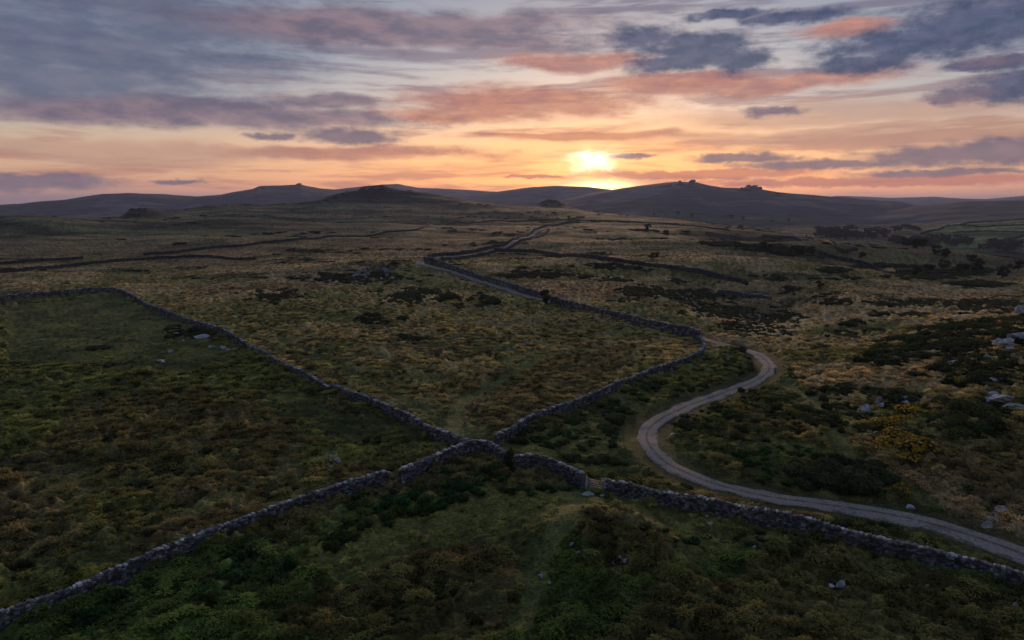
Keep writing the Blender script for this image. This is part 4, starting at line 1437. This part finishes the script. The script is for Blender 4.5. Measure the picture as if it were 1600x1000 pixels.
YS = [(1504, 600, 1.5, 'yellow gorse mound alone at the foot of the dark hillside'), (1469, 636, 1.5, 'yellow-green gorse mound above the dull green shrubs'),
      (1242, 644, 1.2, 'yellow gorse on the right rim of the bush ring'), (1216, 632, 1.2, 'yellow-tinged gorse on the far rim of the bush ring'), (1150, 641, 1.3, 'olive flowering gorse inside the bush ring beside the track'),
      (1094, 657, .8, 'small orange-flecked gorse nearest the track in the bush ring'), (1402, 769, 1.2, 'yellowish gorse at the right tip of the thicket'), (1208, 533, 1.1, 'small brightly flowering gorse beyond the track bend')]
for a, b, s, lb in YS:
    place_bushes([(a, b)], [s * 1.05], (lb,), 'single flowering gorse bushes', yellow=True)
for a, b, s, lb in [(1159, 549, 2.2, 'round dark bush at the top of the track bend'), (1134, 572, 1.6, 'dark bush with a white stone between wall and track'), (1158, 611, 1.2, 'small dark bush touching the inner edge of the track'),
                    (889, 504, 1.6, 'lone dark bush inside the wall right of the thorn tree'), (619, 413, 2.6, 'lone bush on the brown moor above the rock pile'), (742, 385, 3, 'lone bush just above the far track wall'),
                    (1340, 531, 1.5, 'small round bush on the tan grass before the hillside'), (1385, 533, 1.5, 'round dark bush at the start of the dark hillside')]:
    place_bushes([(a, b)], [s * .8], (lb,), None, (5, 6, 7))


# ------------------------------------------------------------------ trees
def tree_template(seed, h=1.0, leaves=700, leaf=0.055, c0=(0.02, 0.03, 0.012), c1=(0.045, 0.06, 0.022), crown=(0.36, 0.36), base=0.18):
    r_ = np.random.default_rng(seed)
    # trunk and limbs
    parts = []

    def limb(p, q, r0, r1):
        p = np.array(p); q = np.array(q)
        d = q - p; d = d / np.linalg.norm(d)
        s = np.cross(d, [0.3, 1, 0.1]); s /= np.linalg.norm(s); u = np.cross(s, d)
        k = 6
        a = np.arange(k) / k * 2 * math.pi
        ring = np.cos(a)[:, None] * s + np.sin(a)[:, None] * u
        vv = np.vstack([p + ring * r0, q + ring * r1])
        ff = np.array([[i, (i + 1) % k, (i + 1) % k + k, i + k] for i in range(k)])
        parts.append((vv, ff))
    top = np.array([r_.uniform(-.05, .05), r_.uniform(-.05, .05), 0.45])
    limb((0, 0, -0.03), top, 0.028, 0.018)
    cen, rad = [], []
    for i in range(9):
        a = r_.uniform(0, 6.28); q = r_.uniform(.05, 1) ** .6 * crown[0]
        z = r_.uniform(base + 0.12, 0.88)
        q *= math.sqrt(max(0.05, 1 - ((z - .55) / .45) ** 2))
        c_ = np.array([q * math.cos(a), q * math.sin(a), z])
        cen.append(c_); rad.append(r_.uniform(.11, .2))
        limb(top * r_.uniform(.5, 1), c_, 0.012, 0.005)
    cen = np.array(cen); rad = np.array(rad)
    k = r_.choice(len(rad), leaves, p=rad ** 2 / (rad ** 2).sum())
    d = r_.normal(0, 1, (leaves, 3)); d /= np.linalg.norm(d, axis=1)[:, None]
    P = cen[k] + d * (rad[k] * r_.uniform(.5, 1.1, leaves))[:, None]
    v, f = quads_at(P, d, leaf, r_, 1.0)
    t = r_.random(leaves)[:, None]
    c = np.repeat(np.array(c0) * (1 - t) + np.array(c1) * t, 4, 0)
    return join(parts), (v, f, c)


TREE_T = [tree_template(700 + i, crown=(0.34 + .08 * (i % 3), 1)) for i in range(5)]
TREE_ME = [(make_mesh('trunk', *a, M_BARK), make_mesh('crown', b[0], b[1], M_TREE, b[2])) for a, b in TREE_T]


def tree(px, py, h, label, group=None, name='tree', cat='tree', far=True, wide=1.0):
    p = ground(px, py, far)[0]
    if far:
        h *= min(1.0, math.hypot(p[0], p[1]) / 1300.0)
    a, b = TREE_ME[rng.integers(len(TREE_ME))]
    o = link(name, None, loc=(p[0], p[1], p[2] - h * 0.04), label=label, cat=cat, group=group)
    t = link('trunk', a, parent=o)
    c = link('crown', b, parent=o)
    s = h * rng.uniform(.9, 1.1)
    o.scale = (s * wide, s * wide, s)
    o.rotation_euler = (0, 0, rng.uniform(0, 6.28))
    return o


WOOD = [((1312, 368, 44, 8), 38, 10, 'left half of the valley wood'), ((1370, 369, 18, 6), 13, 10, 'middle of the valley wood'), ((1414, 361, 24, 2), 8, 10, 'thin row above the valley wood'),
        ((1455, 382, 62, 7), 42, 11, 'long dark right part of the valley wood'), ((1562, 388, 32, 7), 20, 10, 'tree belt below the green fields')]
for i, ((cx, cy, rx, ry), n, h, w) in enumerate(WOOD):
    pts = sorted(ell(cx, cy, rx, ry, n, 40 + i, 0, 0.1))
    for j, (a, b) in enumerate(pts):
        tree(a, b, h * rng.uniform(.95, 1.5), f'dark tree, {ordinal(j, len(pts))} in the {w}', 'trees of the valley wood', wide=1.6)
FARTREES = [(1231, 347, 12, 'lone far tree on the hill foot left of the wood'), (1205, 348, 9, 'small far tree left of the lone one at the hill foot'), (1081, 340, 16, 'tree at the foot of the broad hill under the twin stacks'),
            (1136, 342, 14, 'left tree of the trio under the wide rock stack'), (1143, 342, 15, 'middle tree of the trio under the wide rock stack'), (1160, 344, 12, 'right tree of the trio under the wide rock stack'),
            (1059, 336, 14, 'far tree left of the one under the twin stacks'), (1022, 336, 8, 'left far bushy tree on the lower hill slope'), (1040, 338, 8, 'second bushy tree on the lower hill slope'), (1157, 359, 10, 'tree below the trio beside pale ground')]
for a, b, h, lb in FARTREES:
    tree(a, b, h, lb, 'single trees at the hill foot', wide=1.3)
SLOPE = [(1475, 421, 6), (1475, 403, 6), (1519, 413, 6), (1565, 435, 6), (1465, 399, 7), (1345, 406, 5), (1267, 398, 5), (1251, 398, 4.5), (1285, 374, 6), (1260, 370, 5),
         (1280, 450, 3.2), (1022, 407, 4.2), (1152, 389, 4.5), (1195, 390, 5), (1012, 360, 7), (1040, 369, 6), (1530, 425, 6), (1505, 430, 6), (1590, 425, 7), (1430, 432, 5), (1452, 430, 5.5), (1240, 396, 4)]
SLOPE.sort()
for j, (a, b, h) in enumerate(SLOPE):
    tree(a, b, h, f'small scrubby tree, {ordinal(j, len(SLOPE))} of those dotting the slopes toward the valley', 'scrubby trees dotting the valley slopes', far=False, wide=1.35)
tree(888, 344, 6, 'small round tree on the crest wall beneath the sun', far=False, wide=1.3)
tree(852, 477, 5.0, 'dark hawthorn tree where the track meets the wall', far=False, wide=1.0, name='hawthorn_tree')
o = tree(797, 742, 3.3, 'slim dark sapling standing in the wall gap by the junction', far=False, wide=0.7, name='sapling')


# hedges of the green fields
def hedge(pts, label):
    g = ground([p[0] for p in pts], [p[1] for p in pts], True)[:, :2]
    L, s = resample(g, 4.0)
    z = Hall(L[:, 0], L[:, 1])
    tp = [tri_template(a) for a, _ in BUSH_T[5:8]]
    n = len(L)
    pos = np.stack([L[:, 0], L[:, 1], z], 1)
    v, f, c = merge(tp, rng.integers(0, 3, n), pos, rng.uniform(0, 6, n), rng.uniform(2.6, 4.2, (n, 3)), np.ones((n, 3)))
    link('hedge', make_mesh('hedge', v - pos[0], f, M_BRACKEN, c), loc=pos[0], label=label, cat='hedge', group='field hedges')


hedge([(1490, 364), (1520, 362), (1560, 362), (1610, 362)], 'middle hedge crossing the green fields')
hedge([(1575, 380), (1590, 372), (1610, 364)], 'short slanting hedge at the right of the green fields')
hedge([(1500, 352), (1540, 355), (1600, 352)], 'upper hedge high on the green fields')
hedge([(1440, 366), (1475, 355), (1510, 349), (1600, 342)], 'hedge along the top edge of the green fields')

# ------------------------------------------------------------------ stuff: heather patches, bracken, tussock grass
def scatter_ell(lst, per):
    out = []
    for i, (cx, cy, rx, ry) in enumerate(lst):
        g = ground([cx - rx, cx + rx, cx, cx], [cy, cy, cy - ry, cy + ry])
        wdt = np.hypot(*(g[1] - g[0])[:2]); dpt = np.hypot(*(g[3] - g[2])[:2])
        n = int(min(260, max(12, 0.785 * wdt * dpt / per)))
        q = ell(cx, cy, rx * 1.35, ry * 1.45, int(n * 2.2), 3000 + i)
        q = np.array(q); w = np.hypot((q[:, 0] - cx) / (rx * 1.35), (q[:, 1] - cy) / (ry * 1.45))
        nz = fbm(q[:, 0] / 9.0 + i * 9, q[:, 1] / 2.2, 1.0, 4, 500, 0.65)
        out += [tuple(z) for z in q[(nz + (0.55 - w) * 0.5) > 0.47]]
    return out


HEATH = [(947, 416, 28, 4), (1003, 422, 16, 2.5), (960, 437, 22, 3.5), (922, 435, 12, 3), (840, 430, 45, 6), (1010, 457, 40, 8), (1085, 460, 45, 7), (1115, 486, 50, 10), (1180, 505, 60, 11), (975, 470, 20, 5),
         (1130, 381, 35, 3), (1195, 388, 30, 5), (1225, 392, 30, 6), (1305, 423, 20, 4), (1215, 435, 18, 4), (1320, 435, 20, 2.5), (1237, 454, 16, 5), (1450, 430, 60, 6), (1520, 423, 25, 6), (1525, 444, 40, 4),
         (1380, 416, 50, 2.5), (1300, 471, 30, 4), (1440, 474, 120, 5), (1540, 481, 60, 9), (1372, 490, 22, 4), (1425, 492, 22, 3), (1232, 497, 28, 6), (1325, 506, 34, 6), (1315, 524, 34, 5), (1370, 519, 25, 5),
         (1252, 590, 24, 4), (430, 464, 52, 8), (560, 434, 90, 8), (640, 470, 50, 7), (650, 458, 60, 7), (300, 520, 45, 8), (175, 570, 25, 4), (150, 545, 22, 3), 
         (870, 400, 12, 2), (1060, 440, 14, 3), (820, 418, 12, 2), 
         (1140, 552 - 60, 40, 8), (1190, 520, 40, 8), (60, 780, 40, 10), (260, 760, 60, 14)]
pts = scatter_ell(HEATH, 2.2)
G = ground([p[0] for p in pts], [p[1] for p in pts])
rr = np.hypot(G[:, 0], G[:, 1])
dr = dist_line(G[:, 0], G[:, 1], ROAD)
G = G[(dr > 3.5)]
_r = np.exp(rng.uniform(math.log(170), math.log(1500), 26000)); _a = rng.uniform(-0.72, 0.72, 26000)
_x, _y = _r * np.sin(_a), _r * np.cos(_a)
_k = (heathy(_x, _y, _r) > 0.5) & (dist_line(_x, _y, ROAD) > 4) & (rng.random(26000) < 0.22)
_k &= ~in_poly(_x, _y, FIELD_MID) | (rng.random(26000) < 0.3)
_k &= ~in_poly(_x, _y, FIELD_LEFT)
G = np.vstack([G, np.column_stack([_x[_k], _y[_k], Hs(_x[_k], _y[_k])])])
rr = np.hypot(G[:, 0], G[:, 1])
n = len(G)
HG = G.copy()
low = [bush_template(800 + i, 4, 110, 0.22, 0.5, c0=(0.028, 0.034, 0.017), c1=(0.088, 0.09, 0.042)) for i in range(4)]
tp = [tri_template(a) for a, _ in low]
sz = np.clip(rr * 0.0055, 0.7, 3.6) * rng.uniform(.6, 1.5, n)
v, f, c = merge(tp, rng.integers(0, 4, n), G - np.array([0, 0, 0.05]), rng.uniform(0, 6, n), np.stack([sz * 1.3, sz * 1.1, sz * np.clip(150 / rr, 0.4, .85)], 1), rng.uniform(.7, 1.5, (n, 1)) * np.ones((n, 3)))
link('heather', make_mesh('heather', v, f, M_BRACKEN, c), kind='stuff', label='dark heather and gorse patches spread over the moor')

BRK = [([(60, 985), (250, 905), (400, 848), (600, 775), (740, 728), (800, 745), (830, 770), (760, 770), (680, 795), (560, 850), (440, 915), (330, 965), (200, 1020), (0, 1030)], 0.55, (0.5, 0.95), (0.75, 1.15, 0.75)),
       ([(1120, 712), (1250, 690), (1300, 715), (1270, 765), (1130, 745)], 0.5, (.4, .8), (0.9, 1.5, 0.8)),
       ([(790, 697), (900, 648), (990, 610), (1040, 600), (1000, 645), (950, 700), (860, 712)], 0.35, (.5, 1.0), (0.9, 1.35, 0.9)),
       ([(830, 735), (915, 765), (900, 780), (800, 775), (790, 750)], 0.6, (.5, .9), (0.8, 1.2, 0.8)),
       ([(960, 795), (1200, 838), (1400, 888), (1600, 940), (1640, 1010), (1400, 930), (1150, 865), (1000, 815)], 0.28, (.4, .85), (0.8, 1.25, 0.8)),
       ([(1100, 560), (1190, 560), (1185, 590), (1090, 615), (1040, 600)], 0.3, (.5, 1.0), (0.95, 1.3, 0.9)),
       ([(900, 870), (900, 815), (940, 800), (1000, 820), (1060, 860), (1040, 900), (940, 890)], 0.8, (.35, .6), (1.7, 1.1, 1.0)),
       ([(1060, 910), (1300, 865), (1600, 955), (1640, 1060), (900, 1060)], 0.3, (.35, .75), (1.6, 1.15, 1.0)),
       ([(400, 1010), (470, 950), (640, 880), (780, 860), (760, 1020)], 0.22, (.35, .7), (1.4, 1.1, .9)),
       ([(0, 880), (300, 700), (600, 680), (600, 740), (380, 815), (0, 960)], 0.08, (.35, .8), (1.3, 1.2, .9)),
       ([(1440, 690), (1620, 660), (1640, 800), (1540, 800)], 0.25, (.4, .9), (2.2, 1.7, 1.6)),
       ([(1330, 568), (1400, 538), (1480, 512), (1600, 497), (1700, 500), (1700, 610), (1500, 600), (1440, 588)], 0.5, (.8, 1.7), (.65, .75, .65)),
       ([(1270, 650), (1300, 610), (1450, 615), (1600, 640), (1640, 670), (1480, 690), (1360, 720), (1320, 690)], 0.4, (.6, 1.2), (.8, .9, .7)),
       ([(1040, 670), (1080, 630), (1180, 612), (1270, 635), (1290, 670), (1230, 692), (1110, 695)], 0.35, (.5, 1.1), (.8, .8, .7)),
       ([(1200, 735), (1260, 715), (1340, 725), (1400, 775), (1300, 780)], 0.5, (.7, 1.4), (.6, .7, .6)),
       ([(1290, 790), (1620, 880), (1600, 905), (1300, 830)], 0.22, (.5, .8), (.9, 1.2, .9))]
br_t = [tri_template(bush_template(850 + i, 4, 150, 0.15, 0.6, c0=(0.026, 0.040, 0.016), c1=(0.082, 0.102, 0.040))[0]) for i in range(5)]
A_, B_, S_, C_ = [], [], [], []
for k, (pg, dens, (s0, s1), tint) in enumerate(BRK):
    P = poly_px(pg)
    lo, hi = P.min(0), P.max(0)
    hi = np.minimum(hi, 400); lo = np.maximum(lo, -400)
    m = int((hi[0] - lo[0]) * (hi[1] - lo[1]) * dens * 1.6)
    x = rng.uniform(lo[0], hi[0], m); y = rng.uniform(lo[1], hi[1], m)
    ok = in_poly(x + (fbm(x, y, 5, 2, 9) - .5) * 5, y + (fbm(x, y, 5, 2, 10) - .5) * 5, P) & (fbm(x, y, 6, 3, 55 + k) > 0.42)
    for W_ in WALLS:
        ok &= dist_line(x, y, W_[::4]) > 0.9
    ok &= dist_line(x, y, ROAD) > 2.9
    ok &= np.abs(np.degrees(np.arctan2(x, y))) < 44
    x, y = x[ok], y[ok]
    A_.append(np.stack([x, y], 1)); S_.append(rng.uniform(s0, s1, len(x)) * (0.7 + 0.7 * fbm(x, y, 9, 2, 71)))
    t = np.array(tint)[None] * rng.uniform(.65, 1.35, (len(x), 1)) * (1 + 0.25 * rng.normal(0, 1, (len(x), 3)) * [[1, .3, .5]])
    C_.append(np.clip(t, 0.3, 3))
A_ = np.concatenate(A_); S_ = np.concatenate(S_); C_ = np.concatenate(C_)
pos = np.column_stack([A_, Hs(A_[:, 0], A_[:, 1]) + 0.1])
n = len(pos)
v, f, c = merge(br_t, rng.integers(0, 5, n), pos, rng.uniform(0, 6, n), np.stack([S_, S_, S_ * rng.uniform(.6, 1.1, n)], 1), C_)
link('bracken', make_mesh('bracken', v, f, M_BRACKEN, c), kind='stuff', label='bracken, bramble and low scrub along the walls and hollows')


def tuft_template(seed, blades=24):
    r_ = np.random.default_rng(seed)
    V, F, K = [], [], []
    for i in range(blades):
        a = r_.uniform(0, 6.283); b = a + r_.normal(0, .35)
        r0 = math.sqrt(r_.random()) * .30; L_ = r_.uniform(.7, 1.0)
        lean = 0.15 + r0 * 1.9 * r_.uniform(.7, 1.2)
        p0 = np.array([r0 * math.cos(a), r0 * math.sin(a), 0])
        out = np.array([math.cos(b), math.sin(b), 0])
        p1 = p0 + out * lean * .40 * L_ + np.array([0, 0, .60 * L_])
        p2 = p0 + out * lean * .95 * L_ + np.array([0, 0, (.85 - .55 * lean) * L_])
        s = np.array([-math.sin(b), math.cos(b), 0]) * .06
        o = len(V)
        V += [p0 - s, p0 + s, p1 - s * .95, p1 + s * .95, p2]
        F += [(o, o + 1, o + 3), (o, o + 3, o + 2), (o + 2, o + 3, o + 4)]
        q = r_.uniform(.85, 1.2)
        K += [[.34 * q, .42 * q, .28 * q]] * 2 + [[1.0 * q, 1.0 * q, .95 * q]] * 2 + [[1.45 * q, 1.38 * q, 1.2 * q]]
    V = np.array(V); V[:, 2] -= 0.1
    return V, np.array(F), np.array(K)


def build_grass():
    n = 150000
    # radial density: thick near, thinner far
    rr = np.exp(rng.uniform(math.log(38), math.log(640), n))
    az = rng.uniform(-42, 42, n)
    x = rr * np.sin(np.radians(az)); y = rr * np.cos(np.radians(az))
    c, tus, dr = land(x, y)
    keep = rng.random(n) < (0.04 + 0.96 * tus ** 1.6) * (0.35 + 0.65 * np.clip(rr / 110, 0, 1))
    keep &= dr > 2.3
    keep &= (fbm(x, y, 3.0, 3, 88) + rng.normal(0, .08, n)) > 0.40
    keep &= (fbm(x, y, 0.95, 2, 61) > 0.49) | (rng.random(n) < 0.12) | (rr > 230)
    keep &= rng.random(n) > sstep(rr, 260, 620)
    for W_ in WALLS[:14]:
        keep &= dist_line(x, y, W_[::4]) > 0.55
    # no grass inside the heather
    hk = np.floor((HG[:, 0] + 1200) / 3.0).astype(int) * 2000 + np.floor((HG[:, 1] + 200) / 3.0).astype(int)
    gk = np.floor((x + 1200) / 3.0).astype(int) * 2000 + np.floor((y + 200) / 3.0).astype(int)
    keep &= ~(np.isin(gk, hk) & (rr > 120))
    x, y, rr, c, tus = x[keep], y[keep], rr[keep], c[keep], tus[keep]
    n = len(x)
    cell = fbm(x, y, 0.95, 2, 61); cell2 = fbm(x, y, 2.6, 3, 62)
    fade = sstep(420 - rr, 0, 240)
    z = Hs(x, y) + tus * fade * ((np.clip(cell - 0.36, 0, 1) ** 0.8) * 1.1 + (cell2 - 0.5) * 1.5)
    s = (0.58 + 0.50 * rng.random(n)) * (0.35 + 0.65 * tus) * np.clip(rr / 100, 0.85, 1.2) * (0.75 + 0.6 * fbm(x, y, 11, 3, 66))
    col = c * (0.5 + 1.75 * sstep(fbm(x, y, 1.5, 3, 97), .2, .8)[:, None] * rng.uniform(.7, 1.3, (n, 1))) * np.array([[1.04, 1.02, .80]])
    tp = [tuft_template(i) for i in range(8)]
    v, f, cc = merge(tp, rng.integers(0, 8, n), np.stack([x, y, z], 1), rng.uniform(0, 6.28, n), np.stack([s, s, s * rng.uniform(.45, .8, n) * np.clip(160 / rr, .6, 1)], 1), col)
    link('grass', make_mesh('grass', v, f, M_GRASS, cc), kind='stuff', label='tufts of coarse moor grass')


build_grass()

# ------------------------------------------------------------------ the air
def build_haze():
    import bmesh
    bm = bmesh.new()
    bmesh.ops.create_cube(bm, size=1.0)
    me = bpy.data.meshes.new('haze')
    bm.to_mesh(me); bm.free()
    z0, z1 = -85.0, 235.0
    o = link('haze', me, loc=(0, 0, (z0 + z1) / 2), kind='stuff', label='thin evening haze lying over the moor')
    o.scale = (50000, 50000, z1 - z0)
    m = bpy.data.materials.new('haze')
    m.use_nodes = True
    nt = m.node_tree
    nt.nodes.clear()
    out = nt.nodes.new('ShaderNodeOutputMaterial')
    pv = nt.nodes.new('ShaderNodeVolumePrincipled')
    pv.inputs['Color'].default_value = (0.54, 0.65, 1.0, 1)
    pv.inputs['Density'].default_value = 6e-5
    pv.inputs['Anisotropy'].default_value = 0.3
    nt.links.new(pv.outputs[0], out.inputs['Volume'])
    me.materials.append(m)


build_haze()
